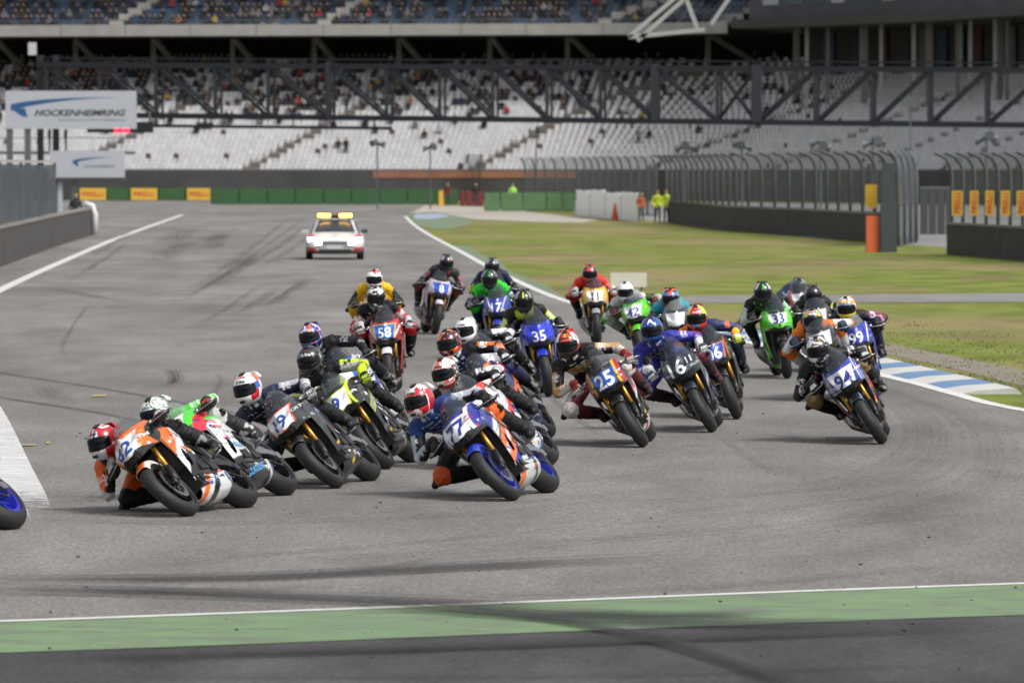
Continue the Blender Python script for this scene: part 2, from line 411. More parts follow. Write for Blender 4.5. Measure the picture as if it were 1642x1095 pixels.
# pale green and faded blue run-off beyond the right line, gravel before the barriers, service road
sheet('painted_runoff', [G(*p)[:2] for p in ((652, 343), (700, 340), (745, 350), (762, 358), (730, 366), (700, 368), (672, 363))], .010, GREEN_F, kind='structure')
sheet('painted_runoff', [G(*p)[:2] for p in ((665, 344), (705, 342), (722, 347), (690, 352), (664, 351))], .014, worn_paint('faded_blue_paint', (.30, .36, .46), wear=.52, scale=.6), kind='structure')
inner = RE[40:74]
me_pts = inner + [(x + .3 + .5 * (.5 + mnoise.noise(Vector((y * .04, 1.7, 0)))), y) for i, (x, y) in reversed(list(enumerate(inner)))]
sheet('painted_runoff', me_pts, .004, GREEN_F, kind='structure')
sheet('gravel_trap', [G(*p)[:2] for p in ((655, 329), (780, 332), (960, 353), (935, 357), (860, 356), (760, 352), (700, 341), (652, 343))], .006, GRAVEL, kind='structure')
sheet('service_road', [G(*p)[:2] for p in ((1030, 476), (1642, 470), (1900, 467), (1900, 482), (1642, 484), (1300, 486), (1040, 486))], .006, ASPH3, kind='structure')
sheet('paddock_ground', [(8.9, 318), (10.3, 281), (14.3, 238), (16.5, 215), (18, 190), (60, 190), (60, 440), (20, 500), (4, 520), (4, 400)], .0075, ASPH3, kind='structure')
kerb_pts = [G(*p)[:2] for p in ((1120, 532), (1250, 553), (1450, 598), (1575, 640), (1700, 676))]
dirt = [tuple(p) for p in catmull(np.array(kerb_pts), 30)]
ribbon('verge_gravel', [(x + 1.35, y + .4) for x, y in dirt], [.9] * 18 + [.7] * 12, .005, mat('verge_gravel', (.20, .175, .135), .95, var=.6, scale=5, bump=.8, bscale=18), kind='structure')

# blue and white kerb on the right, one block per colour
KB = mat('kerb_blue', (.12, .22, .37), .8, var=.35, scale=3); KW = mat('kerb_white', (.52, .52, .50), .7, var=.2, scale=3)
kerb = thing('kerb', 'blue and white striped kerb along the right edge of the track', 'kerb', G(1390, 590))
kp = np.array(RE); ys = kp[:, 1]
y_end, y_far = G(1532, 632).y, G(1090, 520).y
def edge_x(y): return float(np.interp(y, ys, kp[:, 0]))
yy = y_end; k = 0
while yy < y_far:
    y2 = yy + 1.78
    V = []
    for y in (yy + .01, y2 - .01):
        x = edge_x(y) + .11
        V += [(x, y, .010), (x + .25, y, .05), (x + .68, y, .08), (x + .78, y, .0), (x, y, -.02)]
    F = [(0, 1, 6, 5), (1, 2, 7, 6), (2, 3, 8, 7), (4, 3, 2, 1, 0), (5, 6, 7, 8, 9), (0, 5, 9, 4), (4, 9, 8, 3)]
    me = mesh_np('kerb_block', V, F); o = obj('kerb_block', me, KW if k % 2 == 0 else KB, kerb); o.matrix_parent_inverse = kerb.matrix_basis.inverted()
    yy = y2; k += 1

# tyre marks: thin rubber deposits on the road
def rubber_mat(name, dens, sx, acr=3.0):
    m, nt, b, new, link = nodes_of(name)
    at = new('ShaderNodeAttribute'); at.attribute_name = 'run'
    sep = new('ShaderNodeSeparateXYZ'); link(at.outputs['Vector'], sep.inputs[0])
    ab = new('ShaderNodeMath'); ab.operation = 'ABSOLUTE'; link(sep.outputs[1], ab.inputs[0])
    ed = new('ShaderNodeMapRange'); ed.inputs['From Min'].default_value = 1; ed.inputs['From Max'].default_value = .35; link(ab.outputs[0], ed.inputs[0])
    mp = new('ShaderNodeMapping'); mp.inputs['Scale'].default_value = (sx, acr, 0); link(at.outputs['Vector'], mp.inputs[0])
    n = new('ShaderNodeTexNoise'); n.inputs['Scale'].default_value = 1.0; n.inputs['Detail'].default_value = 6; link(mp.outputs[0], n.inputs['Vector'])
    tc = new('ShaderNodeTexCoord'); n2 = new('ShaderNodeTexNoise'); n2.inputs['Scale'].default_value = 45; link(tc.outputs['Object'], n2.inputs['Vector'])
    r = new('ShaderNodeMapRange'); r.inputs['From Min'].default_value = .36; r.inputs['From Max'].default_value = .66; link(n.outputs[0], r.inputs[0])
    r2 = new('ShaderNodeMapRange'); r2.inputs['From Min'].default_value = .3; r2.inputs['From Max'].default_value = .6; r2.inputs['To Min'].default_value = .5; link(n2.outputs[0], r2.inputs[0])
    t1 = new('ShaderNodeMapRange'); t1.interpolation_type = 'SMOOTHSTEP'; t1.inputs['From Max'].default_value = .3; link(sep.outputs[2], t1.inputs[0])
    t2 = new('ShaderNodeMapRange'); t2.interpolation_type = 'SMOOTHSTEP'; t2.inputs['From Min'].default_value = 1.0; t2.inputs['From Max'].default_value = .7; link(sep.outputs[2], t2.inputs[0])
    val = None
    for s in (ed.outputs[0], r.outputs[0], r2.outputs[0], t1.outputs[0], t2.outputs[0]):
        if val is None: val = s; continue
        q = new('ShaderNodeMath'); q.operation = 'MULTIPLY'; link(val, q.inputs[0]); link(s, q.inputs[1]); val = q.outputs[0]
    q = new('ShaderNodeMath'); q.operation = 'MULTIPLY'; link(val, q.inputs[0]); q.inputs[1].default_value = dens
    link(q.outputs[0], b.inputs['Alpha']); b.inputs['Base Color'].default_value = (.022, .022, .023, 1); b.inputs['Roughness'].default_value = .7
    MATS[name] = m; return m
RB1 = rubber_mat('rubber_mark', .9, .25); RB2 = rubber_mat('rubber_smear', .42, .12, 5.0); RB3 = rubber_mat('rubber_dark', 1.35, .10, 7.0)
RB5 = rubber_mat('rubber_streak', .55, .16, 2.0)
RB4 = rubber_mat('rubber_faint', .11, .10, 6.0)
RB6 = rubber_mat('rubber_fresh', 1.1, .07, 1.2)
def mark(px, w, m, z=.024, n=40): return ribbon('skid_mark', smooth_px(px, n), w, z, m, road)
mark([(-700, 470), (-300, 538), (-40, 592), (150, 622), (330, 655), (500, 688), (700, 728), (900, 770)], .18, RB1, .0190)
mark([(-700, 500), (-300, 580), (-40, 632), (150, 662), (330, 700), (560, 752), (700, 785)], .17, RB1, .0194)
mark([(470, 345), (400, 400), (310, 462), (200, 518)], .35, RB2, .0198)
mark([(500, 342), (420, 400), (330, 460), (215, 530)], .25, RB2, .0202)
mark([(70, 460), (160, 478), (200, 486)], .5, RB2, .0206)
mark([(150, 480), (120, 520), (100, 560), (118, 580), (150, 592)], .12, RB2, .0210)
mark([(245, 592), (275, 596), (282, 612), (262, 622)], .25, RB1, .0214)
mark([(70, 618), (85, 634), (110, 648)], .45, RB2, .0218)
mark([(330, 596), (355, 610), (340, 640), (345, 655)], .12, RB2, .0222)
mark([(240, 430), (280, 400), (330, 385), (400, 372)], 1.2, RB2, .0226)
mark([(265, 395), (300, 372), (360, 366)], 1.6, RB2, .0230)
mark([(330, 405), (350, 385), (352, 370)], 1.0, RB2, .0234)
for i in range(9):      # racing line sweeping round from the right to the left
    o = i * 15; j = random.uniform(-5, 5)
    pts = [(1190 + o * 1.6, 560 + o * .35 + j), (1330 + o * 1.9, 610 + o * .5), (1420 + o * 1.6, 665 + o * .4 + j), (1410 + o * 1.5, 722 + o * .5), (1280 + o, 772 + o * .6 + j), (1000 + o, 812 + o * .8), (640 + o, 836 + o * 1.1 + j), (250, 858 + o * 1.3), (-60, 868 + o * 1.4)]
    mark(pts, random.choice((.09, .2, .6)), RB4, .0240 + i * .0004, 70)
for i in range(46):      # many fine streaks following the corner
    y0 = 700 + i * 5.2 + random.uniform(-6, 6); x0 = random.uniform(-100, 900); x1 = x0 + random.uniform(250, 1000); k = random.uniform(-.055, -.02)
    pts = [(x0 + (x1 - x0) * t, y0 + k * (x1 - x0) * t - 30 * t * t) for t in (0, .33, .66, 1)]
    mark(pts, random.choice((.03, .05, .08)), RB5, .0244 + i * .00003, 24)
for i in range(16):      # streaks on the straight
    x0, y0 = random.uniform(100, 560), random.uniform(350, 470); L_ = random.uniform(40, 130)
    mark([(x0, y0), (x0 - L_ * .5, y0 + L_ * .35), (x0 - L_, y0 + L_ * .62)], random.uniform(.1, .5), random.choice((RB2, RB4)), .0262 + i * .00004, 16)
for pts in (((-40, 481), (300, 480), (640, 478)), ((560, 392), (640, 393), (700, 394)), ((600, 700), (820, 760), (900, 790))):      # paving joints
    mark(list(pts), .06, RB2, .0272, 20)
mark([(80, 812), (200, 800), (330, 800), (470, 792)], .5, RB2, .0280)
mark([(-60, 842), (120, 838), (330, 842), (560, 836), (900, 820)], .3, RB2, .0284)
for i, pts in enumerate([[(-60, 930), (200, 932), (450, 928), (760, 912), (1100, 898)], [(-60, 945), (250, 952), (500, 962), (760, 972), (980, 984)], [(-60, 955), (150, 955), (380, 950), (640, 938)], [(600, 958), (900, 955), (1200, 940), (1642, 900)], [(200, 910), (700, 890), (1250, 850), (1700, 820)]]):
    mark(pts, (.9, .8, .5, .4, .14)[i], (RB3, RB3, RB2, RB2, RB2)[i], .0290 + i * .0004, 50)
mark([(640, 972), (900, 1003), (1080, 1040), (1230, 1090), (1280, 1130)], .3, RB3, .0320)
mark([(560, 968), (820, 990), (1000, 1000), (1200, 1006), (1500, 1003)], 1.0, RB3, .0324)
mark([(860, 985), (1060, 992), (1250, 990)], .8, RB3, .0328)
mark([(-60, 1065), (400, 1052), (900, 1035), (1700, 1004)], .9, RB3, .0332)
mark([(-60, 1088), (500, 1090), (1100, 1085), (1700, 1060)], .4, RB2, .0336)
for pts, w in (([(-300, 925), (60, 930), (420, 924), (800, 905), (1300, 880)], .12), ([(-300, 948), (150, 957), (480, 968), (820, 983), (1100, 998)], .14), ([(-300, 940), (100, 946), (460, 955), (800, 966), (1060, 975)], .08), ([(500, 960), (860, 992), (1060, 1030), (1220, 1085), (1330, 1140)], .12), ([(700, 978), (1000, 994), (1300, 1001), (1700, 1003)], .1)):
    mark(pts, w, RB6, .0348 + w * .002, 40)
mark([(1150, 700), (1240, 760), (1300, 770)], .1, RB2, .0340)
mark([(860, 620), (950, 690), (1020, 715)], .05, RB1, .0344)
# yellow dabs of marking paint
YP = worn_paint('yellow_dab', (.42, .34, .10), wear=.49, scale=30)
for p in (((36, 715), (56, 714), (56, 716.5), (36, 717)), ((73, 711), (80, 709.5), (80, 713), (74, 714)), ((148, 635), (172, 634), (170, 637), (147, 638))):
    sheet('paint_dab', [G(*q)[:2] for q in p], .0182, YP, kind='structure')
# crumbs of tyre rubber
mb = MB()
for _ in range(190):
    px, py = random.uniform(0, 1640), 640 + 450 * random.random() ** .8
    g = G(px, py); s = random.choice((.003, .004, .006, .009)) * random.uniform(.6, 1.2)
    mb.box((g.x, g.y, .012 + s * .5 + .024), (s * random.uniform(1, 3), s * random.uniform(1, 2.2), s), Matrix.Rotation(random.uniform(0, 3), 3, 'Z'))
mb.obj('tyre_crumbs', RUBBER0 := mat('rubber_crumb', (.012, .012, .012), .8), kind='stuff')
# tufts of grass along the verge
V = []; F = []; C = []
def tuft(x, y, h, w, col):
    for _ in range(4):
        a = random.uniform(0, 6.28); dx, dy = math.cos(a) * w, math.sin(a) * w; lx, ly = random.uniform(-1, 1) * h * .5, random.uniform(-1, 1) * h * .5
        n = len(V); V.extend([(x - dx, y - dy, 0), (x + dx, y + dy, 0), (x + lx, y + ly, h)]); F.append((n, n + 1, n + 2)); C.extend([col] * 3)
for _ in range(2600):
    y = random.uniform(72, 118); x = edge_x(y) + 1.1 + random.random() ** 1.8 * 4
    if (mnoise.noise(Vector((x * .5, y * .3, 3))) < -.12): continue
    k = random.random(); col = (.15, .19, .05) if k < .6 else ((.24, .22, .09) if k < .85 else (.17, .19, .06))
    tuft(x, y, random.uniform(.012, .032), .012, col)
o = obj('grass', mesh_np('grass', V, F, col=np.array(C)), attr_mat('grass_blades', .9, dirt=.0), kind='stuff')
tag(o, 'short patchy grass beside the kerb', 'grass')

# ================================================================== motorcycles
PAINT = attr_mat('fairing_paint', .28, coat=.25, dirt=.09)
TYRE = mat('tyre_rubber', (.013, .013, .014), .6, var=.35, scale=30, bump=.25, bscale=90)
RUBBER = mat('black_rubber', (.012, .012, .012), .6)
DARK = mat('engine_black', (.014, .014, .015), .45, var=.4, scale=20)
ALU = mat('aluminium', (.42, .42, .43), .32, 1, scale=20)
STEEL = mat('brake_steel', (.36, .35, .34), .3, 1, scale=40)
GOLD = mat('gold_fork', (.42, .22, .035), .3, .8)
SEATM = mat('seat_foam', (.015, .015, .016), .8, bump=.2)
SCREEN = see_through('smoked_screen', '#4a5058', .30, .04)
SCREENCLR = see_through('clear_screen', '#8f9a96', .3, .06)

NOSE_C = mirror_ctrl([
    [(.645, 0, .985), (.62, .065, .99), (.52, .13, 1.005), (.38, .18, 1.02), (.27, .205, 1.03)],
    [(.70, 0, .905), (.68, .075, .855), (.59, .16, .93), (.44, .215, .955), (.25, .24, .97)],
    [(.785, 0, .815), (.755, .085, .825), (.65, .185, .855), (.47, .25, .885), (.22, .27, .90)],
    [(.80, 0, .745), (.765, .09, .75), (.66, .19, .775), (.48, .255, .80), (.20, .272, .81)],
    [(.73, 0, .665), (.71, .08, .67), (.62, .165, .69), (.46, .23, .70), (.24, .255, .70)]])
SIDE_C = [
    [(.47, .245, .795), (.30, .275, .80), (.12, .27, .80), (-.06, .235, .79)],
    [(.45, .235, .66), (.29, .268, .66), (.10, .265, .66), (-.11, .235, .65)],
    [(.40, .215, .52), (.25, .25, .52), (.06, .25, .52), (-.14, .225, .51)],
    [(.35, .185, .40), (.22, .225, .39), (.04, .23, .385), (-.18, .21, .39)],
    [(.315, .15, .30), (.18, .195, .285), (.0, .205, .275), (-.26, .195, .29)]]
BELLY_C = mirror_ctrl(np.array([
    [(.24, 0, .135), (.25, .07, .16), (.285, .125, .23), (.318, .152, .302)],
    [(.10, 0, .105), (.10, .10, .13), (.14, .165, .20), (.18, .197, .287)],
    [(-.08, 0, .105), (-.08, .11, .13), (-.04, .18, .19), (.0, .207, .277)],
    [(-.34, 0, .125), (-.34, .11, .15), (-.36, .175, .22), (-.30, .197, .30)],
    [(-.48, 0, .17), (-.48, .09, .19), (-.49, .14, .24), (-.46, .16, .32)]]))
TANK_C = mirror_ctrl([
    [(.26, 0, .92), (.26, .10, .90), (.25, .17, .84), (.24, .18, .74)],
    [(.12, 0, 1.0), (.12, .12, .975), (.12, .19, .88), (.12, .19, .74)],
    [(-.04, 0, 1.0), (-.04, .11, .97), (-.04, .17, .88), (-.04, .15, .74)],
    [(-.18, 0, .92), (-.18, .08, .90), (-.18, .12, .84), (-.18, .12, .74)],
    [(-.25, 0, .84), (-.25, .06, .84), (-.25, .10, .80), (-.25, .10, .74)]])
TAIL_C = mirror_ctrl([
    [(-.40, 0, .86), (-.40, .08, .86), (-.40, .13, .83), (-.38, .12, .75)],
    [(-.55, 0, .945), (-.55, .07, .94), (-.55, .11, .885), (-.52, .10, .79)],
    [(-.72, 0, 1.0), (-.72, .06, .99), (-.72, .09, .94), (-.70, .08, .86)],
    [(-.88, 0, 1.01), (-.88, .04, 1.0), (-.88, .05, .97), (-.87, .04, .93)],
    [(-.96, 0, .99), (-.96, .02, .985), (-.96, .025, .97), (-.96, .02, .955)]])
SCREEN_C = mirror_ctrl([
    [(.17, 0, 1.265), (.17, .07, 1.245), (.19, .125, 1.18), (.21, .165, 1.09)],
    [(.33, 0, 1.20), (.33, .075, 1.185), (.31, .135, 1.13), (.27, .18, 1.06)],
    [(.51, 0, 1.085), (.495, .07, 1.075), (.43, .135, 1.055), (.33, .19, 1.04)],
    [(.64, 0, .99), (.615, .065, .994), (.515, .13, 1.01), (.375, .18, 1.025)]])
def fender_ctrl():
    rows = []
    for a in (50, 75, 100, 125, 150):
        a = R(a); row = []
        for y, r in ((0, .320), (.04, .314), (.064, .292), (.070, .25)):
            row.append((.69 + r * math.cos(a), y, .30 + r * math.sin(a)))
        rows.append(row)
    return mirror_ctrl(rows)
def squash(c, ky=.81):
    c = np.array(c, float); c[..., 2] = np.where(c[..., 2] > .66, .64 + (c[..., 2] - .66) * .86, c[..., 2] - .02); c[..., 1] *= ky
    return c
def slim(c, ky=.9):
    c = np.array(c, float); c[..., 1] *= ky
    return c
PANEL = {}
PANEL['nose_fairing'] = patch(squash(NOSE_C), 56, 84)
PANEL['side_left'] = patch(slim(SIDE_C, .81), 44, 48, centre=(.1, 0, .55))
sv, sf = PANEL['side_left']; fc_ = sv[sf].mean(1)
PANEL['side_left'] = (sv, sf[(((fc_[:, 0] + .05) / .12) ** 2 + ((fc_[:, 2] - .53) / .10) ** 2 > 1) & (((fc_[:, 0] - .26) / .035) ** 2 + ((fc_[:, 2] - .47) / .085) ** 2 > 1)])      # cooling openings
PANEL['side_right'] = flip_y(*PANEL['side_left'])
PANEL['belly_pan'] = patch(slim(BELLY_C, .77) * np.array((1, 1, .93)) + np.array((0, 0, .022)), 40, 44, centre=(0, 0, .5))
PANEL['tank'] = patch(squash(TANK_C, .9), 22, 26, centre=(0, 0, .65))
PANEL['tail'] = patch(TAIL_C, 24, 22, centre=(-.6, 0, .8))
PANEL['front_fender'] = patch(fender_ctrl(), 22, 18, centre=(.69, 0, .30))
SCR_V, SCR_F = patch(squash(SCREEN_C), 16, 22, .003, centre=(.2, 0, .8))
BVH = {k: BVHTree.FromPolygons(PANEL[k][0].tolist(), PANEL[k][1].tolist()) for k in ('nose_fairing', 'side_left', 'side_right', 'belly_pan', 'tail')}
SHORT = dict(n='nose_fairing', s='side', b='belly_pan', t='tank', r='tail', f='front_fender')

def soft(C, dist, color, w=.007):
    a = np.clip(dist / w + .5, 0, 1)[:, None]
    C[:] = C * (1 - a) + np.array(hx(color)) * a
def unsquash(z): return np.where(z > .64, .66 + (z - .64) / .86, z + .02)
def paint_panel(key, V, L):
    part = 'side' if key.startswith('side') else key
    base = L.get(part, L['base'])
    C = np.tile(np.array(hx(base)), (len(V), 1)); x, y, z = V[:, 0], np.abs(V[:, 1]), V[:, 2]
    if part in ('nose_fairing', 'tank'): z = unsquash(z); y = y / .81
    for codes, color, (a, b, c), lo, hi in L.get('bands', ()):
        if part in [SHORT[k] for k in codes]:
            q = a * x + b * y + c * z
            soft(C, np.minimum(q - lo, hi - q), color)
    if part in ('side', 'belly_pan', 'tail', 'front_fender', 'tank', 'nose_fairing') and L.get('stick', 1):      # small sponsor stickers
        rs = random.Random(L['seed'] * 7 + len(part))
        for _ in range({'side': 15, 'belly_pan': 8, 'tail': 4, 'front_fender': 3, 'tank': 3, 'nose_fairing': 7}[part]):
            lo, hi = V.min(0), V.max(0); cx, cz = rs.uniform(lo[0] + .06, hi[0] - .06), rs.uniform(lo[2] + .05, hi[2] - .05); a = R(rs.choice((-28, -22, -10, 0, 15))); w, h = rs.uniform(.02, .05), rs.uniform(.008, .016)
            ux = (x - cx) * math.cos(a) - (z - cz) * math.sin(a); uz = (x - cx) * math.sin(a) + (z - cz) * math.cos(a)
            if part == 'nose_fairing': ux = ux * 1.6
            soft(C, np.minimum(w - np.abs(ux), h - np.abs(uz)), rs.choice(('#d8dadc', '#d8dadc', '#26282c', '#b8242e', '#2a5fb0', '#d8b020', '#9a9ca0')))
    if part == 'nose_fairing':
        pl = L.get('plate')
        if pl:
            z0, z1, w0, w1 = L.get('pshape', (.74, .955, .12, .17)); z0, z1, w0, w1 = min(z0, .745) if z0 < .8 else z0, max(z1, .955), max(w0, .13), max(w1, .172)
            w = w0 + (w1 - w0) * (z - z0) / (z1 - z0)
            if 'pedge' in L:
                soft(C, np.minimum(np.minimum(z - z0 + .02, z1 + .012 - z), w + .016 - y), L['pedge'])
            soft(C, np.minimum(np.minimum(z - z0, z1 - z), w - y), pl)
        if L.get('chin', 1): soft(C, np.minimum(.765 - .45 * np.abs(y - .10) - z, y - .035), '#0c0c0e')
        C[(z < .735) & (y < .05 + (z - .66) * .5) & (x > .6)] = (.006, .006, .006)
    if part == 'side':
        for q0, (sa, sb) in ((.735, (.35, 1)), (.42, (-.25, 1))): soft(C, .0035 - np.abs(sa * x + sb * z - q0), '#0b0b0c', .004)
        soft(C, .012 - np.abs(x - .44 - .22 * (z - .7)), '#0d0d0f')
    n = len(V) // 2
    C[n:] = (.01, .01, .01)
    return C

# shared mechanical meshes -------------------------------------------------
def wheel_meshes(Rr, wid):
    prof = []
    for k in range(13):
        a = math.pi * (k / 12 - .5) * 1.0
        prof.append((Rr - wid * .46 + wid * .46 * math.cos(a), wid * .5 * math.sin(a) * (1.0)))
    rim_r = Rr - wid * .46 - .028
    ty = MB().lathe_y([(rim_r + .022, -wid * .36)] + prof + [(rim_r + .022, wid * .36)], 44)
    # tread grooves as thin raised-dark cuts are left to the rubber material
    rw = wid * .40
    rim = MB().lathe_y([(rim_r - .012, -rw), (rim_r + .024, -rw), (rim_r + .024, rw), (rim_r - .012, rw), (rim_r - .03, 0)], 40)
    rim.lathe_y([(.015, -rw * .9), (.045, -rw * .9), (.05, 0), (.045, rw * .9), (.015, rw * .9)], 20)
    for k in range(5):
        for s in (-1, 1):
            a0 = 2 * math.pi * k / 5; a1 = a0 + s * .22
            rim.beam((.04 * math.cos(a0), 0, .04 * math.sin(a0)), ((rim_r) * math.cos(a1), 0, rim_r * math.sin(a1)), .034, .022, up=(0, 1, 0))
    return ty.mesh('tyre', True), rim.mesh('wheel_rim')
TYRE_F, RIM_F = wheel_meshes(.30, .122); TYRE_R, RIM_R = wheel_meshes(.318, .185)
d = MB().lathe_y([(.112, -.003), (.157, -.003), (.157, .003), (.112, .003)], 36)
for k in range(8):
    a = 2 * math.pi * k / 8
    d.beam((.04 * math.cos(a), 0, .04 * math.sin(a)), (.118 * math.cos(a + .3), 0, .118 * math.sin(a + .3)), .014, .005, up=(0, 1, 0))
DISC = d.mesh('brake_disc')
def fork_leg(s):
    m = MB().tube([(.625, s * .108, .435), (.44, s * .108, .82)], .024, 12)
    return m.mesh('fork_leg', True)
def fork_slider(s):
    m = MB().tube([(.69, s * .100, .30), (.66, s * .108, .36), (.615, s * .108, .455)], [.03, .028, .031], 10)
    m.box((.70, s * .10, .30), (.07, .03, .06))
    return m.mesh('fork_slider', True)
def caliper(s):
    rot = Matrix.Rotation(R(-26), 3, 'Y')
    m = MB().box((.575, s * .082, .375), (.05, .05, .12), rot); m.box((.565, s * .082, .40), (.03, .06, .05), rot)
    return m.mesh('brake_caliper')
FORK = {s: fork_leg(s) for s in (-1, 1)}; SLIDER = {s: fork_slider(s) for s in (-1, 1)}; CALIPER = {s: caliper(s) for s in (-1, 1)}
m = MB()
m.box((.0, 0, .47), (.50, .30, .46)); m.box((-.18, 0, .62), (.30, .22, .26)); m.box((.10, 0, .30), (.40, .26, .20))
m.box((.10, .165, .40), (.16, .05, .16)); m.box((-.1, .16, .38), (.14, .06, .16)); m.box((-.1, -.16, .38), (.16, .06, .18))
ENGINE = m.mesh('engine')
m = MB().box((.335, 0, .56), (.05, .30, .28), Matrix.Rotation(R(14), 3, 'Y'))
for k in range(9): m.box((.366 + (k - 4) * -.0085, 0, .56 + (k - 4) * .03), (.006, .29, .008), Matrix.Rotation(R(14), 3, 'Y'))
RADIATOR = m.mesh('radiator')
m = MB()
for s in (-1, 1):
    m.beam((.36, s * .09, .86), (.10, s * .17, .74), .035, .11); m.beam((.10, s * .17, .74), (-.26, s * .15, .52), .035, .12)
    m.beam((-.24, s * .10, .74), (-.66, s * .07, .84), .025, .04); m.box((-.27, s * .15, .48), (.10, .03, .20))
FRAME = m.mesh('frame')
m = MB()
for s in (-1, 1):
    m.beam((-.20, s * .11, .46), (-.50, s * .135, .40), .035, .09); m.beam((-.50, s * .135, .40), (-.74, s * .135, .325), .03, .065)
    m.beam((-.26, s * .115, .52), (-.56, s * .132, .42), .025, .035); m.box((-.70, s * .137, .325), (.10, .036, .07))
m.beam((-.26, -.12, .46), (-.26, .12, .46), .1)
SWING = m.mesh('swingarm')
CHAIN = MB().beam((-.20, .10, .475), (-.69, .112, .405), .018, .014).beam((-.20, .10, .40), (-.69, .112, .235), .018, .014).lathe_y([(.07, -.004), (.092, -.004), (.092, .004), (.07, .004)], 30, (-.69, .112, .318)).mesh('chain')
EXHAUST = MB().tube([(.22, -.05, .22), (.05, -.07, .16), (-.2, -.10, .17), (-.34, -.17, .25), (-.42, -.20, .30), (-.66, -.225, .40), (-.70, -.226, .415)], [.025, .03, .035, .04, .055, .06, .045], 12).mesh('exhaust', True)
def clipon(s):
    m = MB().tube([(.39, s * .10, .86), (.36, s * .22, .86), (.305, s * .385, .83)], .013, 8)
    return m.mesh('handlebar', True)
def gripm(s): return MB().tube([(.352, s * .245, .8545), (.308, s * .376, .8315)], .0185, 10).mesh('grip', True)
def leverm(s):
    m = MB().tube([(.385, s * .20, .86), (.405, s * .24, .855), (.375, s * .34, .84), (.352, s * .40, .83)], .006, 6)
    m.tube([(.308, s * .385, .831), (.33, s * .415, .831), (.385, s * .41, .835), (.43, s * .36, .845)], .008, 6)
    m.box((.372, s * .215, .875), (.045, .04, .03))
    return m.mesh('lever', True)
def pegm(s):
    m = MB().tube([(-.30, s * .14, .43), (-.30, s * .275, .43)], .013, 8)
    m.beam((-.28, s * .155, .58), (-.30, s * .16, .42), .012, .07); m.tube([(-.30, s * .165, .42), (-.17, s * .17, .40), (-.14, s * .20, .40)], .007, 6)
    return m.mesh('footpeg', True)
CLIP = {s: clipon(s) for s in (-1, 1)}; GRIP = {s: gripm(s) for s in (-1, 1)}; LEVER = {s: leverm(s) for s in (-1, 1)}; PEG = {s: pegm(s) for s in (-1, 1)}
V, F = patch(mirror_ctrl([[(-.20, 0, .82), (-.20, .07, .82), (-.20, .11, .79)], [(-.30, 0, .825), (-.30, .10, .825), (-.30, .14, .79)], [(-.42, 0, .86), (-.42, .10, .855), (-.42, .14, .82)], [(-.47, 0, .90), (-.47, .08, .84), (-.47, .11, .86)]]), 10, 12, .03, centre=(-.3, 0, .6))
SEAT = mesh_np('seat', V, F, True)
m = MB()
for s in (-1, 1): m.tube([(.385, s * .05, .89), (.37, s * .11, .88), (.40, s * .15, .83), (.42, s * .12, .76), (.36, s * .10, .70)], .006, 6)
m.box((.40, 0, .86), (.09, .26, .03)); m.box((.46, 0, .895), (.03, .15, .07), Matrix.Rotation(R(-40), 3, 'Y'))
COCKPIT = m.mesh('dash_and_cables', True)
m = MB().box((.764, 0, .675), (.03, .09, .04), Matrix.Rotation(R(40), 3, 'Y')); INTAKE = m.mesh('air_intake')
m = MB()
for s in (-1, 1): m.box((.69, s * .055, .77), (.02, .09, .018), Matrix.Rotation(s * R(-42), 3, 'Z'))

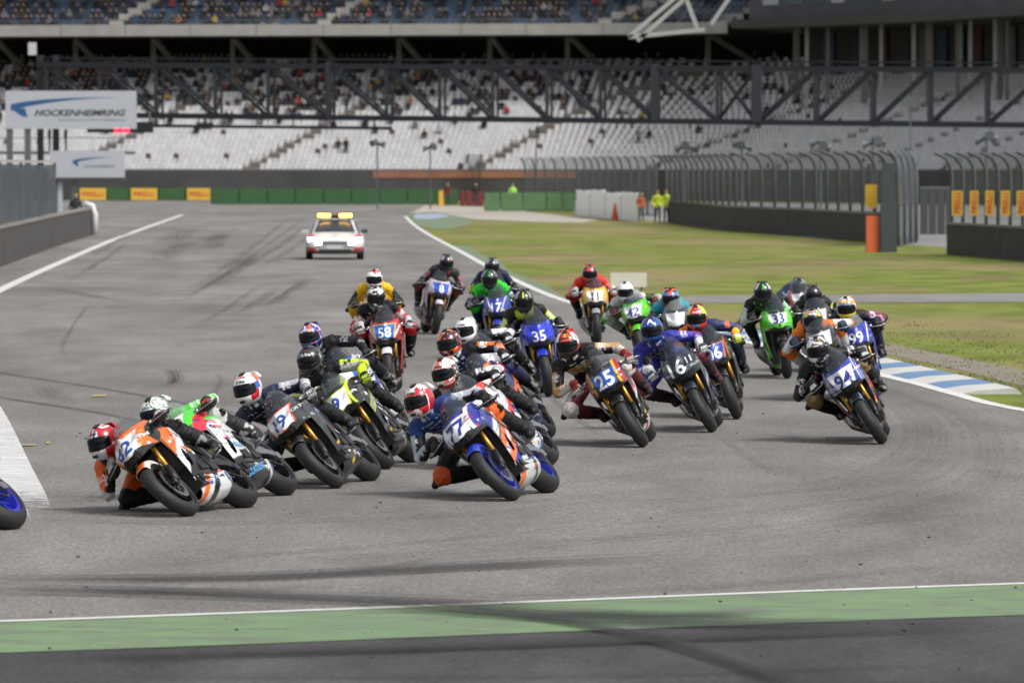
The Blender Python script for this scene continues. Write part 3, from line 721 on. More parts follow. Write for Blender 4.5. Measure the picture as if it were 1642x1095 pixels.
def build_bike(L, mw):
    L.setdefault('stick', 1)
    root = thing('motorcycle', L['label'], 'motorcycle', group='racing motorcycles in the pack', mw=mw)
    rimm = mat('rim_' + L.get('rim', '#141416'), L.get('rim', '#141416'), .3, .3)
    for key in ('nose_fairing', 'side_left', 'side_right', 'belly_pan', 'tank', 'tail', 'front_fender'):
        V, F = PANEL[key]
        nm = 'side_fairing' if key.startswith('side') else key
        o = obj(nm, mesh_np(nm, V, F, True, paint_panel(key, V, L)), PAINT, root)
        if key == 'nose_fairing':
            obj('windscreen', L['_scr'], L.get('screen', SCREEN), o); obj('air_intake', INTAKE, RUBBER, o)
            if L.get('num'):
                nz = .64 + (L.get('numz', .845) - .66) * .86
                wrap_text(L['num'], ink(L['numc']), o, BVH[key], (1.6, L.get('numy', 0), nz), (-1, 0, 0), (0, 1, 0), (0, 0, 1), L.get('numh', .12) * 1.12, bold=.018, lift=.007, shear=L.get('shear', 0), name='race_number')
            for s, c, yy, zz, hh in L.get('nosetxt', ()):
                wrap_text(s, ink(c), o, BVH[key], (1.6, yy * .81, .64 + (zz - .66) * .86), (-1, 0, 0), (0, 1, 0), (0, 0, 1), hh, bold=.02)
        elif key.startswith('side') or key == 'belly_pan':
            for pk, s, c, xx, zz, hh, ang in L.get('sidetxt', ()):
                for sd in (1, -1):
                    k2 = {'s': 'side_left' if sd > 0 else 'side_right', 'b': 'belly_pan'}[pk]
                    if k2 != key: continue
                    rt = Vector((-math.cos(R(ang)) * sd, 0, math.sin(R(ang)))); up = Vector((math.sin(R(ang)) * sd, 0, math.cos(R(ang))))
                    wrap_text(s, ink(c), o, BVH[k2], (xx, 1.5 * sd, zz), (0, -sd, 0), rt, up, hh, bold=.02)
    obj('seat', SEAT, SEATM, root); obj('engine', ENGINE, DARK, root); obj('radiator', RADIATOR, DARK, root)
    obj('frame', FRAME, L.get('framem', ALU if L.get('alu', 0) else DARK), root); obj('dash', COCKPIT, RUBBER, root)
    sw = obj('swingarm', SWING, ALU if L.get('alu', 1) else DARK, root); obj('chain', CHAIN, DARK, sw)
    obj('exhaust', EXHAUST, mat('titanium', (.25, .22, .2), .3, 1), root)
    for s in (-1, 1):
        f = obj('fork_leg', FORK[s], GOLD if L.get('gold', 1) else DARK, root); obj('fork_slider', SLIDER[s], DARK, f); obj('brake_caliper', CALIPER[s], DARK, f)
        h = obj('handlebar', CLIP[s], DARK, root); obj('grip', GRIP[s], RUBBER, h); obj('brake_lever', LEVER[s], ALU, h)
        obj('footpeg', PEG[s], ALU, root)
    for x, z, ty, rm, dy in ((.69, .30, TYRE_F, RIM_F, (-.068, .068)), (-.69, .318, TYRE_R, RIM_R, (-.09,))):
        w = obj('wheel', rm, rimm, root); w.location = (x, 0, z)
        obj('tyre', ty, TYRE, w)
        for y in dy:
            dd = obj('brake_disc', DISC, STEEL, w); dd.location = (0, y, 0)
            if x < 0: dd.scale = (.7, 1, .7)
    return root
SCR_ME = mesh_np('windscreen', SCR_V, SCR_F, True)
def ink(c): return mat('ink_' + c, c, .4, var=.04)
# ================================================================== riders
LEATHER = attr_mat('race_leather', .5, bump=1.0, bscale=15, dirt=.07); LEATHER.node_tree.nodes['Principled BSDF'].inputs['Specular IOR Level'].default_value = .3
HELMETM = attr_mat('helmet_shell', .16, coat=.7, dirt=.04)
VISOR = mat('dark_visor', (.006, .007, .009), .12); VISOR.node_tree.nodes['Principled BSDF'].inputs['Specular IOR Level'].default_value = .22
def capsule_into(mb, p0, p1, r0, r1, seg=12, flat=1.0, flat_axis=None):
    p0, p1 = Vector(p0), Vector(p1); d = p1 - p0; L = d.length
    d = d / L if L > 1e-6 else Vector((0, 0, 1))
    x = flat_axis.copy() if flat_axis is not None else d.cross(Vector((.31, .2, .93)))
    x = (x - d * x.dot(d)).normalized(); y = d.cross(x)
    V = []; rings = []
    for a in (-90, -60, -30, 0): rings.append((p0 + d * r0 * math.sin(R(a)), r0 * math.cos(R(a))))
    for t in (.25, .5, .75): rings.append((p0 + d * L * t, r0 + (r1 - r0) * t))
    for a in (0, 30, 60, 90): rings.append((p1 + d * r1 * math.sin(R(a)), r1 * math.cos(R(a))))
    for c, r in rings:
        r = max(r, 1e-4)
        for k in range(seg):
            t = 2 * math.pi * k / seg
            V.append(c + x * math.cos(t) * r * flat + y * math.sin(t) * r)
    n = len(rings)
    F = [(i * seg + k, i * seg + (k + 1) % seg, (i + 1) * seg + (k + 1) % seg, (i + 1) * seg + k) for i in range(n - 1) for k in range(seg)]
    F += [tuple(range(seg - 1, -1, -1)), tuple((n - 1) * seg + k for k in range(seg))]
    mb.add(V, F)
def loft_into(mb, secs, seg=18):
    """secs: (centre, lateral axis, depth axis, half width, half depth)"""
    V = []
    for c, ax, ay, w, h in secs:
        for k in range(seg):
            t = 2 * math.pi * k / seg; ct, st = math.cos(t), math.sin(t)
            V.append(Vector(c) + ax * w * math.copysign(abs(ct) ** .85, ct) + ay * h * math.copysign(abs(st) ** .85, st))
    n = len(secs)
    F = [(i * seg + k, i * seg + (k + 1) % seg, (i + 1) * seg + (k + 1) % seg, (i + 1) * seg + k) for i in range(n - 1) for k in range(seg)]
    F += [tuple(range(seg - 1, -1, -1)), tuple((n - 1) * seg + k for k in range(seg))]
    mb.add(V, F)
def remeshed(mb, voxel, smooth=3):
    me = bpy.data.meshes.new('tmp'); me.from_pydata(mb.V, [], mb.F)
    bm = bmesh.new(); bm.from_mesh(me); bmesh.ops.recalc_face_normals(bm, faces=bm.faces); bm.to_mesh(me); bm.free()
    me.remesh_voxel_size = voxel
    o = bpy.data.objects.new('tmp', me); TMPCOL.objects.link(o)
    md = o.modifiers.new('r', 'REMESH'); md.mode = 'VOXEL'; md.voxel_size = voxel; md.use_smooth_shade = True
    if smooth:
        s = o.modifiers.new('s', 'SMOOTH'); s.factor = .5; s.iterations = smooth
    TMPSCENE.view_layers[0].update(); dg = TMPSCENE.view_layers[0].depsgraph
    out = bpy.data.meshes.new_from_object(o.evaluated_get(dg))
    bpy.data.objects.remove(o); bpy.data.meshes.remove(me)
    return out
TMPSCENE = bpy.data.scenes.new('workbench'); TMPCOL = TMPSCENE.collection
def set_col(me, C):
    a = me.color_attributes.new('Col', 'FLOAT_COLOR', 'POINT')
    c = np.ones((len(C), 4), np.float32); c[:, :3] = C
    a.data.foreach_set('color', c.ravel())
def verts(me):
    a = np.empty(len(me.vertices) * 3); me.vertices.foreach_get('co', a); return a.reshape(-1, 3)
def two_bone(a, b, l1, l2, pole):
    a, b = Vector(a), Vector(b); d = b - a; L = min(d.length, (l1 + l2) * .995); u = d.normalized()
    k = (l1 * l1 - l2 * l2 + L * L) / (2 * L); h = math.sqrt(max(1e-6, l1 * l1 - k * k))
    p = Vector(pole); p = (p - u * p.dot(u)).normalized()
    return a + u * k + p * h

# helmet -----------------------------------------------------------------
def sstep(a, b, x):
    t = np.clip((x - a) / (b - a), 0, 1); return t * t * (3 - 2 * t)
def helmet_r(D):
    cx, cy, cz = D[:, 0], D[:, 1], D[:, 2]
    ax = np.where(cx > 0, .150, .165); az = np.where(cz > 0, .142, .165)
    r = 1 / np.sqrt((cx / ax) ** 2 + (cy / .127) ** 2 + (cz / az) ** 2)
    w = sstep(-.05, -.55, cz) * sstep(.15, .85, cx); r = r * (1 + .17 * w)
    w2 = sstep(-.1, -.6, cz) * sstep(-.1, -.8, cx); r = r * (1 - .06 * w2)
    return r
def helmet_geo():
    na, ne = 120, 72; V = []
    az = np.linspace(-np.pi, np.pi, na, endpoint=False); el = np.linspace(-np.pi / 2, np.pi / 2, ne)
    E, A = np.meshgrid(el, az, indexing='ij')
    D = np.stack([np.cos(E) * np.cos(A), np.cos(E) * np.sin(A), np.sin(E)], -1).reshape(-1, 3)
    P = D * helmet_r(D)[:, None]
    zmin = -.135 - .02 * np.clip(P[:, 0] / .15, 0, 1)
    low = P[:, 2] < zmin
    P[low, 2] = zmin[low] + .004
    F = [(i * na + j, i * na + (j + 1) % na, (i + 1) * na + (j + 1) % na, (i + 1) * na + j) for i in range(ne - 1) for j in range(na)]
    return P, F, D, low
HEL_V, HEL_F, HEL_D, HEL_LOW = helmet_geo()
def visor_geo():
    nu, nv = 30, 14; a = np.linspace(-1, 1, nu); b = np.linspace(-1, 1, nv)
    Aa, Bb = np.meshgrid(a, b, indexing='ij')
    az = Aa * R(66); hgt = R(24) * (1 - .38 * np.abs(Aa) ** 4)
    el = R(1) + Bb * hgt
    D = np.stack([np.cos(el) * np.cos(az), np.cos(el) * np.sin(az), np.sin(el)], -1).reshape(-1, 3)
    edge = np.maximum(np.abs(Aa) ** 10, np.abs(Bb) ** 8).ravel()
    P = D * (helmet_r(D) + .005 - .009 * edge)[:, None]
    return P, grid_faces(nu, nv)
VIS_ME = mesh_np('visor', *visor_geo(), True)
VENT_ME = MB().box((.045, 0, .1385), (.06, .045, .010), Matrix.Rotation(R(14), 3, 'Y')).mesh('vent')
CHIN_ME = MB().box((.172, 0, -.10), (.012, .05, .022), Matrix.Rotation(R(20), 3, 'Y')).mesh('chin_vent')
SPOIL_ME = MB().prism([(-.08, 0, .135), (-.15, 0, .105), (-.20, 0, .07), (-.185, 0, .055), (-.14, 0, .07)], (0, -.07, 0), (0, .07, 0)).mesh('spoiler')
def helmet_cols(H, seed):
    """H: base, then list of painted fields"""
    C = np.tile(np.array(hx(H['base'])), (len(HEL_V), 1)); D = HEL_D
    az = np.degrees(np.arctan2(D[:, 1], D[:, 0])); el = np.degrees(np.arcsin(np.clip(D[:, 2], -1, 1)))
    for f in H.get('f', ()):
        k = f[0]; c = hx(f[1])
        if k == 'el': msk = (el > f[2]) & (el < f[3])
        elif k == 'stripe': msk = (np.abs(D[:, 1] - f[4] * 1.0) < f[2]) & (el > f[3])
        elif k == 'side': msk = (np.abs(az) > f[2]) & (np.abs(az) < f[3]) & (el > f[4]) & (el < f[5])
        elif k == 'lside': msk = (az > f[2]) & (az < f[3]) & (el > f[4]) & (el < f[5])
        elif k == 'swirl':
            q = np.array([mnoise.noise(Vector((d[0] * f[2] + seed * 3.1, d[1] * f[2] * 1.3, d[2] * f[2] + seed))) for d in D]); msk = (q > f[3]) & (q < f[4])
        elif k == 'web':
            q = np.abs(np.sin(az / 57.3 * f[2] + el * .04)) ; msk = (q < f[3]) | (np.abs(np.sin(el / 57.3 * 5 + np.abs(az) * .02)) < f[3] * .9)
        C[msk] = c
    C[HEL_LOW] = (.008, .008, .008)
    return C

SUITDEF = dict(t='#16171a', s=None, u=None, f=None, e='#1d1d20', st=None, th=None, k=None, sh=None, c=None, l='#d8d8d8', g='#151516', gk='#3a3a3c', b='#141415', bt='#77787a', side=None)
def build_rider(L, mw):
    S = dict(SUITDEF); S.update(L['suit']); rnd = random.Random(L['seed'])
    minv = mw.inverted(); M3 = mw.to_3x3(); I3 = M3.inverted()
    hang = L['hang']; lean = L['lean']; sgn = -1 if lean >= 0 else 1          # inside of the corner in local y
    zup = (I3 @ Vector((0, 0, 1))).normalized()
    pel = Vector((L.get('px', -.34), sgn * .17 * hang, .955 - .03 * hang))
    # head: on the sight line measured in the photograph, at the depth that suits a torso of normal length
    hp = Vector(L['head']); best = None
    d = ray(*hp)
    fw = Vector((-math.sin(R(L['hyaw'])), -math.cos(R(L['hyaw'])), -math.sin(R(L['hpitch'])))).normalized()
    roll = R(lean * .28)
    upw = Vector((-math.sin(roll), 0, math.cos(roll))); 
    fl = (I3 @ fw).normalized(); ul = I3 @ upw; ul = (ul - fl * ul.dot(fl)).normalized(); yl = ul.cross(fl)
    for k in range(160):
        xl = -.25 + .007 * k
        # intersect sight line with local plane x = xl
        o = minv @ Vector((0, 0, CAM_H)); dd = I3 @ d; t = (xl - o.x) / dd.x; H = o + dd * t
        neck = H - ul * .15 - fl * .05
        e = abs((neck - pel).length - L['torso'])
        if best is None or e < best[0]: best = (e, H, neck)
    e, H, N = best
    if N.z < .98: N.z = N.z
    spine = N - pel; sd = spine.normalized()
    yax = Vector((0, 1, 0)); hw = I3 @ (mw.to_3x3() @ Vector((1, 0, 0))).cross(Vector((0, 0, 1)))
    lat = (yax * .75 - hw.normalized() * .25 * (1 if (hw.normalized() * -1).y > 0 else -1))
    lat = (lat - sd * lat.dot(sd)).normalized()
    if lat.y < 0: lat = -lat
    back = sd.cross(lat); 
    if back.z < 0: back = -back
    P1 = pel + spine * .28 + back * .045; P2 = pel + spine * .62 + back * .055; P3 = pel + spine * .88 + back * .02
    mb = MB()
    loft_into(mb, [(pel - sd * .10, lat, back, .11, .09), (pel - sd * .03, lat, back, .165, .125), (pel + spine * .12 + back * .02, lat, back, .165, .12), (P1, lat, back, .152, .112), (pel + spine * .45 + back * .055, lat, back, .168, .122), (P2, lat, back, .185, .13), (pel + spine * .77 + back * .04, lat, back, .192, .12), (P3, lat, back, .16, .095), (N - sd * .01, lat, back, .085, .075), (N + ul * .06, lat, back, .062, .065)])
    # aerodynamic hump behind the neck
    capsule_into(mb, P2 + back * .10, N - sd * .05 + back * .085, .03, .062, 12)
    bones = [('torso', pel - sd * .08, pel + spine * .45, .15, .15), ('torso', pel + spine * .45 + back * .04, N - sd * .04, .155, .12)]
    J = {}
    for s in (-1, 1):
        sh = P3 + lat * s * .185 - sd * .015 - back * .005
        gc = Vector((.332, s * .315, .843)); ga = (Vector((.308, s * .376, .8315)) - Vector((.352, s * .245, .8545))).normalized()
        toe = (sh - gc); toe = (toe - ga * toe.dot(ga)).normalized()
        wr = gc + toe * .085 + Vector((0, 0, .03))
        inside = (s == sgn)
        if hang > .3: pole = Vector((-.1, s * 1.0, -.75)) if inside else Vector((-.8, s * .6, -.15))
        else: pole = Vector((-.3, s * .62, -.75))
        l1, l2 = .295, .275
        D_ = (wr - sh).length
        if D_ > .56: l1 *= D_ / .555; l2 *= D_ / .555
        el = two_bone(sh, wr, l1, l2, pole)
        capsule_into(mb, sh - lat * s * .06, sh + lat * s * .0, .085, .078, 14)
        capsule_into(mb, sh, el, .073, .056, 14); capsule_into(mb, el, wr + (el - wr).normalized() * .03, .058, .043, 12)
        capsule_into(mb, el - (wr - el).normalized() * .01, el + (wr - el).normalized() * .06, .052, .05, 10)
        bones += [('ua%d' % s, sh - lat * s * .04, el, .075, .056), ('fa%d' % s, el, wr, .056, .042)]
        hip = pel + lat * s * .105 - sd * .03 - back * .02
        ank = Vector((-.325, s * .255, .515)); 
        if inside and hang > .3: kp = Vector((.75, s * L.get('knee', .95), -.10)); ank = Vector((-.315, s * .245, .50))
        elif hang > .3: kp = Vector((1, s * .42, .2))
        else: kp = Vector((1, s * .52, .15))
        kn = two_bone(hip, ank, .435, .43, kp)
        capsule_into(mb, hip, kn, .106, .08, 14); capsule_into(mb, kn, kn + (ank - kn) * .55, .08, .074, 14); capsule_into(mb, kn + (ank - kn) * .5, ank, .068, .052, 12)
        bones += [('th%d' % s, hip, kn, .098, .07), ('sn%d' % s, kn, ank, .07, .05)]
        if L.get('kneepuck', 1): capsule_into(mb, kn + (kn - hip).normalized() * .02 + Vector((0, s * .03, 0)), kn + Vector((0, s * .055, -.02)), .05, .045, 10)
        J[s] = (sh, el, wr, gc, ga, toe, hip, kn, ank)
    vox = L['vox']
    me = remeshed(mb, vox); V = verts(me)
    # creases of the leather: gather folds near elbows, knees, waist
    nrm = np.empty(len(V) * 3); me.vertices.foreach_get('normal', nrm); nrm = nrm.reshape(-1, 3)
    joints = np.array([list(J[s][k]) for s in (-1, 1) for k in (0, 1, 6, 7)] + [list(P1)])
    near_j = np.exp(-(np.min(np.linalg.norm(V[:, None] - joints[None], axis=2), axis=1) / .11) ** 2)
    fold = np.array([math.sin(v[0] * 95 + v[2] * 60 + 5 * mnoise.noise(Vector(v) * 9)) * .5 + mnoise.noise(Vector(v) * 30) for v in V])
    V = V + nrm * (fold * (.0025 + .0055 * near_j))[:, None]; me.vertices.foreach_set('co', V.ravel()); me.update()
    # suit colours: nearest limb decides the panel
    best = np.full(len(V), 9.); idx = np.zeros(len(V), int); tt = np.zeros(len(V))
    for i, (nm, a, b, ra, rb) in enumerate(bones):
        a_, b_ = np.array(a), np.array(b); ab = b_ - a_; t = np.clip(((V - a_) @ ab) / (ab @ ab), 0, 1)
        dist = np.linalg.norm(V - (a_ + t[:, None] * ab), axis=1) - (ra + (rb - ra) * t)
        mk = dist < best; best[mk] = dist[mk]; idx[mk] = i; tt[mk] = t[mk]
    C = np.zeros((len(V), 3)); dflt = lambda k, k2: hx(S[k] or S[k2])
    lat_, back_, pel_, sp_ = np.array(lat), np.array(back), np.array(pel), np.array(spine)
    tl = (V - pel_) @ lat_; ts = ((V - pel_) @ sp_) / (sp_ @ sp_); tb = (V - pel_ - np.outer(ts, sp_)) @ back_
    cell = lambda q, n: np.floor(q * n).astype(int)
    hsh = lambda a, b: ((a * 73856093) ^ (b * 19349663) ^ (L['seed'] * 83492791)) % 97 / 97.
    for i, (nm, a, b, ra, rb) in enumerate(bones):
        mk = idx == i; t = tt[mk]; Q = V[mk]
        if not mk.any(): continue
        a_, b_ = np.array(a), np.array(b); ab = (b_ - a_) / np.linalg.norm(b_ - a_)
        rel = Q - a_; rel -= np.outer(rel @ ab, ab); rel /= np.linalg.norm(rel, axis=1, keepdims=True) + 1e-6
        s = -1 if nm.endswith('-1') else 1
        ref = np.array(lat) * s * .55 + np.array(back) * .55 - np.array(sd) * 0 + np.array(I3 @ Vector((0, -.35, 0)))
        ref = ref - ab * (ref @ ab); ref /= np.linalg.norm(ref); ca = rel @ ref
        if nm == 'torso':
            c = np.tile(hx(S['t']), (len(Q), 1))
            l, u, bb = tl[mk], ts[mk], tb[mk]
            if S['side']: c[np.abs(l) > .12] = hx(S['side'])
            if S['c']: c[(u > .5) & (u < .8) & (bb < .03)] = hx(S['c'])
            if S.get('c2'): c[(u > .80) & (bb < .04)] = hx(S['c2'])
            txt = (bb < .02) & (np.abs(l) < .13) & (np.mod(u * 9, 1) < .42) & (u > .4) & (hsh(cell(l, 55), cell(u, 9)) < .45)
            c[txt] = hx(S['l'])
            if S.get('hump'): c[(bb > .14)] = hx(S['hump'])
        elif nm.startswith('ua'):
            c = np.tile(dflt('u', 't'), (len(Q), 1))
            if S['st']: c[(ca > .55) & (t > .1)] = hx(S['st'])
            if S['s']: c[t < .34] = hx(S['s'])
            if S.get('sr') and s == -1: c[t < .6] = hx(S['sr'])
            txt = (ca > .25) & (t > .42) & (t < .66) & (hsh(cell(t, 40), cell(ca, 4)) < .5); c[txt] = hx(S['l'])
            c[t > .9] = hx(S['e'])
        elif nm.startswith('fa'):
            c = np.tile(dflt('f', 'u') if (S['f'] or S['u']) else hx(S['t']), (len(Q), 1))
            if S['st']: c[(ca > .45) & (t < .8)] = hx(S['st'])
            txt = (ca > .1) & (t > .3) & (t < .6) & (hsh(cell(t, 34), cell(ca, 4)) < .4); c[txt] = hx(S['l'])
            c[t < .12] = hx(S['e'])
        elif nm.startswith('th'):
            c = np.tile(dflt('th', 't'), (len(Q), 1))
            if S.get('thst'): c[(ca > .3) & (t > .25)] = hx(S['thst'])
            c[t > .86] = dflt('k', 't')
        else:
            c = np.tile(dflt('sh', 'th') if (S['sh'] or S['th']) else hx(S['t']), (len(Q), 1))
            c[t < .16] = dflt('k', 't')
        C[mk] = c
    set_col(me, C)
    root = thing('person', L['rlabel'], 'person', group='motorcycle racers', mw=mw)
    obj('body', me, LEATHER, root)
    for s in (-1, 1):
        kn = J[s][7]; hip = J[s][6]; ank = J[s][8]; out = Vector((.35, s * 1.0, -.25)).normalized()
        q = MB(); capsule_into(q, kn + out * .062, kn + out * .088, .042, .036, 12, flat=.75); obj('knee_slider', q.mesh('knee_slider', True), ink(S.get('puck', '#18181a')), root)
    # gloves
    for s in (-1, 1):
        sh, el, wr, gc, ga, toe, hip, kn, ank = J[s]
        up = Vector((0, 0, 1)); up = (up - ga * up.dot(ga)).normalized(); fwd = -(toe - up * toe.dot(up)); fwd = (fwd - ga * fwd.dot(ga)).normalized()
        g = MB()
        capsule_into(g, wr + (el - wr).normalized() * .07, wr, .05, .042, 12)
        kc = gc + up * .035 + fwd * .012
        for q in (-.024, 0, .024): capsule_into(g, wr, kc + ga * q, .026, .021, 8)
        for i in range(4):
            off = ga * (i - 1.5) * .0215; ln = (.92, 1.0, .97, .82)[i]; rr = (.0105, .0108, .0105, .0095)[i]
            k0 = gc + off + up * .036 + fwd * .012; k1 = gc + off + fwd * .045 * ln + up * .018; k2 = gc + off + fwd * .036 * ln - up * .022; k3 = gc + off + fwd * .002 - up * .034
            for pa, pb in ((k0, k1), (k1, k2), (k2, k3)): capsule_into(g, pa, pb, rr, rr * .95, 8)
        t0 = wr + (kc - wr) * .45 - ga * .03; t1 = gc - ga * .052 - up * .004 - fwd * .01; t2 = gc - ga * .045 - up * .03 + fwd * .012
        capsule_into(g, t0, t1, .015, .012, 8); capsule_into(g, t1, t2, .012, .0105, 8)
        gm = g.mesh('glove', True); GV = verts(gm)
        Cg = np.tile(hx(S['g']), (len(GV), 1))
        kd = np.linalg.norm(GV - np.array(kc), axis=1); Cg[(kd < .045) & (((GV - np.array(gc)) @ np.array(up)) > .03)] = hx(S['gk'])
        if S.get('gc'): Cg[np.linalg.norm(GV - np.array(wr), axis=1) < .065] = hx(S['gc'])
        set_col(gm, Cg); obj('glove', gm, LEATHER, root)
        # boots: toe on the peg
        b = MB(); kn_d = (kn - ank).normalized()
        toe_p = Vector((-.185, s * .275, .46)); heel = Vector((-.37, s * .245, .465))
        capsule_into(b, ank + kn_d * .20, ank + kn_d * .02, .074, .060, 12); capsule_into(b, ank, heel + Vector((.02, 0, .02)), .057, .048, 12)
        capsule_into(b, ank + Vector((.02, 0, -.02)), toe_p + Vector((-.05, 0, .02)), .054, .048, 12); capsule_into(b, toe_p + Vector((-.07, 0, .005)), toe_p, .048, .038, 12)
        capsule_into(b, heel, toe_p - Vector((0.04, 0, .0)), .034, .03, 10)
        bmz = remeshed(b, vox * 1.1, 2); BV = verts(bmz)
        Cb = np.tile(hx(S['b']), (len(BV), 1)); nz = np.array([mnoise.noise(Vector(v) * 18 + Vector((L['seed'], 0, 0))) for v in BV])
        Cb[(nz > .12)] = hx(S['bt'])
        set_col(bmz, Cb); obj('boot', bmz, LEATHER, root)
    # helmet
    hm = mesh_np('helmet', HEL_V, HEL_F, True, helmet_cols(L['hel'], L['seed']))
    h = obj('helmet', hm, HELMETM, root)
    rot = Matrix((fl, yl, ul)).transposed().to_4x4(); h.matrix_local = Matrix.Translation(H) @ rot
    obj('visor', VIS_ME, VISOR, h); obj('vent', VENT_ME, RUBBER, h); obj('chin_vent', CHIN_ME, RUBBER, h)
    obj('spoiler', SPOIL_ME, mat('spoiler_' + L['hel'].get('sp', L['hel']['base']), L['hel'].get('sp', L['hel']['base']), .2, coat=.5), h)
    if L['hel'].get('txt'):
        hb = BVHTree.FromPolygons(HEL_V.tolist(), HEL_F)
        for s, c, el_, hh in L['hel']['txt']:
            e = R(el_); dd = Vector((math.cos(e), 0, math.sin(e)))
            wrap_text(s, ink(c), h, hb, dd * .6, -dd, (0, 1, 0), Vector((-math.sin(e), 0, math.cos(e))), hh, bold=.03)
    return root
# ================================================================== walls, fences, signs
CONC = mat('dark_concrete', (.055, .052, .05), .9, var=.45, scale=1.2, bump=.3, bscale=20)
CONCL = mat('light_concrete', (.34, .33, .31), .9, var=.25, scale=.8)
CONCM = mat('mid_concrete', (.20, .19, .18), .9, var=.3, scale=.6)
GALV = mat('galvanised', (.14, .15, .16), .5, .5, scale=2)
POSTM = mat('fence_post_grey', (.10, .108, .115), .6, .2)
MESHM = see_through('fence_wire', '#7c838a', .36, .7, scale=.7)
MESHD = see_through('fence_wire_dense', '#474d53', .72, .7, scale=.7)
YELLOW = mat('banner_yellow', (.72, .44, .05), .7); REDT = mat('banner_red', (.55, .05, .04), .7)
ORANGE = mat('orange_plastic', (.62, .12, .04), .6)
WHITEP = mat('white_panel', (.42, .44, .48), .6, var=.06, scale=.3)
BLUEP = mat('logo_blue', (.02, .09, .22), .5); DARKT = mat('logo_dark', (.02, .022, .028), .6); GREYT = mat('logo_grey', (.22, .23, .26), .6)
TRUSS = mat('truss_paint', (.020, .023, .029), .55, .2, scale=1)
def poly_wall(name, label, cat, pts, h, t, m, n=1, cap=None):
    """wall on a ground polyline, one mesh per cast segment"""
    root = thing(name, label, cat, (*pts[0], 0))
    P = [Vector((p[0], p[1], 0)) for p in pts]
    inv = root.matrix_basis.inverted()
    for a, b in zip(P[:-1], P[1:]):
        for k in range(n):
            p, q = a.lerp(b, k / n), a.lerp(b, (k + 1) / n); d = (q - p).normalized() * .02
            hv = Vector((0, 0, h / 2)); o = MB().beam(p + d + hv, q - d + hv, t, h).obj('wall_segment', m, root); o.matrix_parent_inverse = inv
            if cap: o2 = MB().beam(p + Vector((0, 0, h + .045)), q + Vector((0, 0, h + .045)), t + .06, .08).obj('coping', cap, root); o2.matrix_parent_inverse = inv
    return root
def catch_fence(label, pts, z0, top, n, bend, mesh_m, post_r=.065, banners=()):
    """posts with curled tops on a polyline, wire between them"""
    root = thing('catch_fence', label, 'fence', (*pts[0], 0)); inv = root.matrix_basis.inverted()
    P = np.array([(p[0], p[1]) for p in pts], float); seg = np.linalg.norm(np.diff(P, axis=0), axis=1); cum = np.concatenate([[0], np.cumsum(seg)])
    def at(t): s = t * cum[-1]; return Vector((np.interp(s, cum, P[:, 0]), np.interp(s, cum, P[:, 1]), 0))
    bv = Vector(bend); prof = [(0, z0), (0, z0 + (top - z0) * .72), (.10, z0 + (top - z0) * .84), (.32, z0 + (top - z0) * .94), (.75, top)]
    for i in range(n + 1):
        b = at(i / n); o = MB().tube([b + bv * k + Vector((0, 0, z)) for k, z in prof], post_r, 6).obj('post', POSTM, root, True); o.matrix_parent_inverse = inv
    for i in range(n):
        a, b = at(i / n), at((i + 1) / n); off = bv.normalized() * .03
        V = [p + bv * k + off + Vector((0, 0, z)) for k, z in prof for p in (a, b)]
        o = obj('wire_panel', mesh_np('wire', [v[:] for v in V], [(2 * j, 2 * j + 1, 2 * j + 3, 2 * j + 2) for j in range(len(prof) - 1)]), mesh_m, root); o.matrix_parent_inverse = inv
        for zz in (z0 + .05, z0 + (top - z0) * .45):
            r = MB().beam(a + Vector((0, 0, zz)), b + Vector((0, 0, zz)), .04).obj('rail', POSTM, root); r.matrix_parent_inverse = inv
    return root
def panel_box(name, c, w, h, t, m, parent=None, **kw):
    return MB().box(c, (w, t, h)).obj(name, m, parent, **kw)

# pit wall on the left with its screen fence
pw = [G(-120, 468)[:2], G(0, 426)[:2], G(75, 399)[:2], G(150, 375)[:2]]
poly_wall('pit_wall', 'low dark concrete pit wall at the left edge', 'wall', pw, 1.1, .3, CONC, 3, CONCM)
pf = [G(-120, 468)[:2], G(0, 426)[:2], G(88, 394)[:2]]
root = thing('screen_fence', 'grey translucent screen fence on top of the pit wall', 'fence', (*pf[0], 0)); inv = root.matrix_basis.inverted()
Q = [Vector((*p, 0)) for p in pf]; pts = [Q[0].lerp(Q[1], k / 3) for k in range(3)] + [Q[1].lerp(Q[2], k / 3) for k in range(4)]
for i, p in enumerate(pts):
    o = MB().beam(p + Vector((0, 0, 1.18)), p + Vector((0, 0, 3.05)), .09).obj('post', GALV, root); o.matrix_parent_inverse = inv
    if i < len(pts) - 1:
        q = pts[i + 1]; o = MB().beam((p + q) / 2 + (p - q) * .46 + Vector((0, 0, 2.1)), (p + q) / 2 - (p - q) * .46 + Vector((0, 0, 2.1)), .02, 1.75).obj('screen_panel', MESHD, root); o.matrix_parent_inverse = inv
        o = MB().beam(p + Vector((0, 0, 3.08)), q + Vector((0, 0, 3.08)), .12, .08).obj('rail', CONCL, root); o.matrix_parent_inverse = inv
ec = G(151, 378); m = MB().tube([(ec.x, ec.y + .3, .0), (ec.x, ec.y + .3, .9), (ec.x - .1, ec.y + .3, 1.25), (ec.x - .45, ec.y + .3, 1.35)], .14, 8)
m.obj('pit_wall_end', mat('white_plastic', (.6, .6, .6), .5), smooth=True, label='white curved end piece closing the pit wall', cat='barrier end')

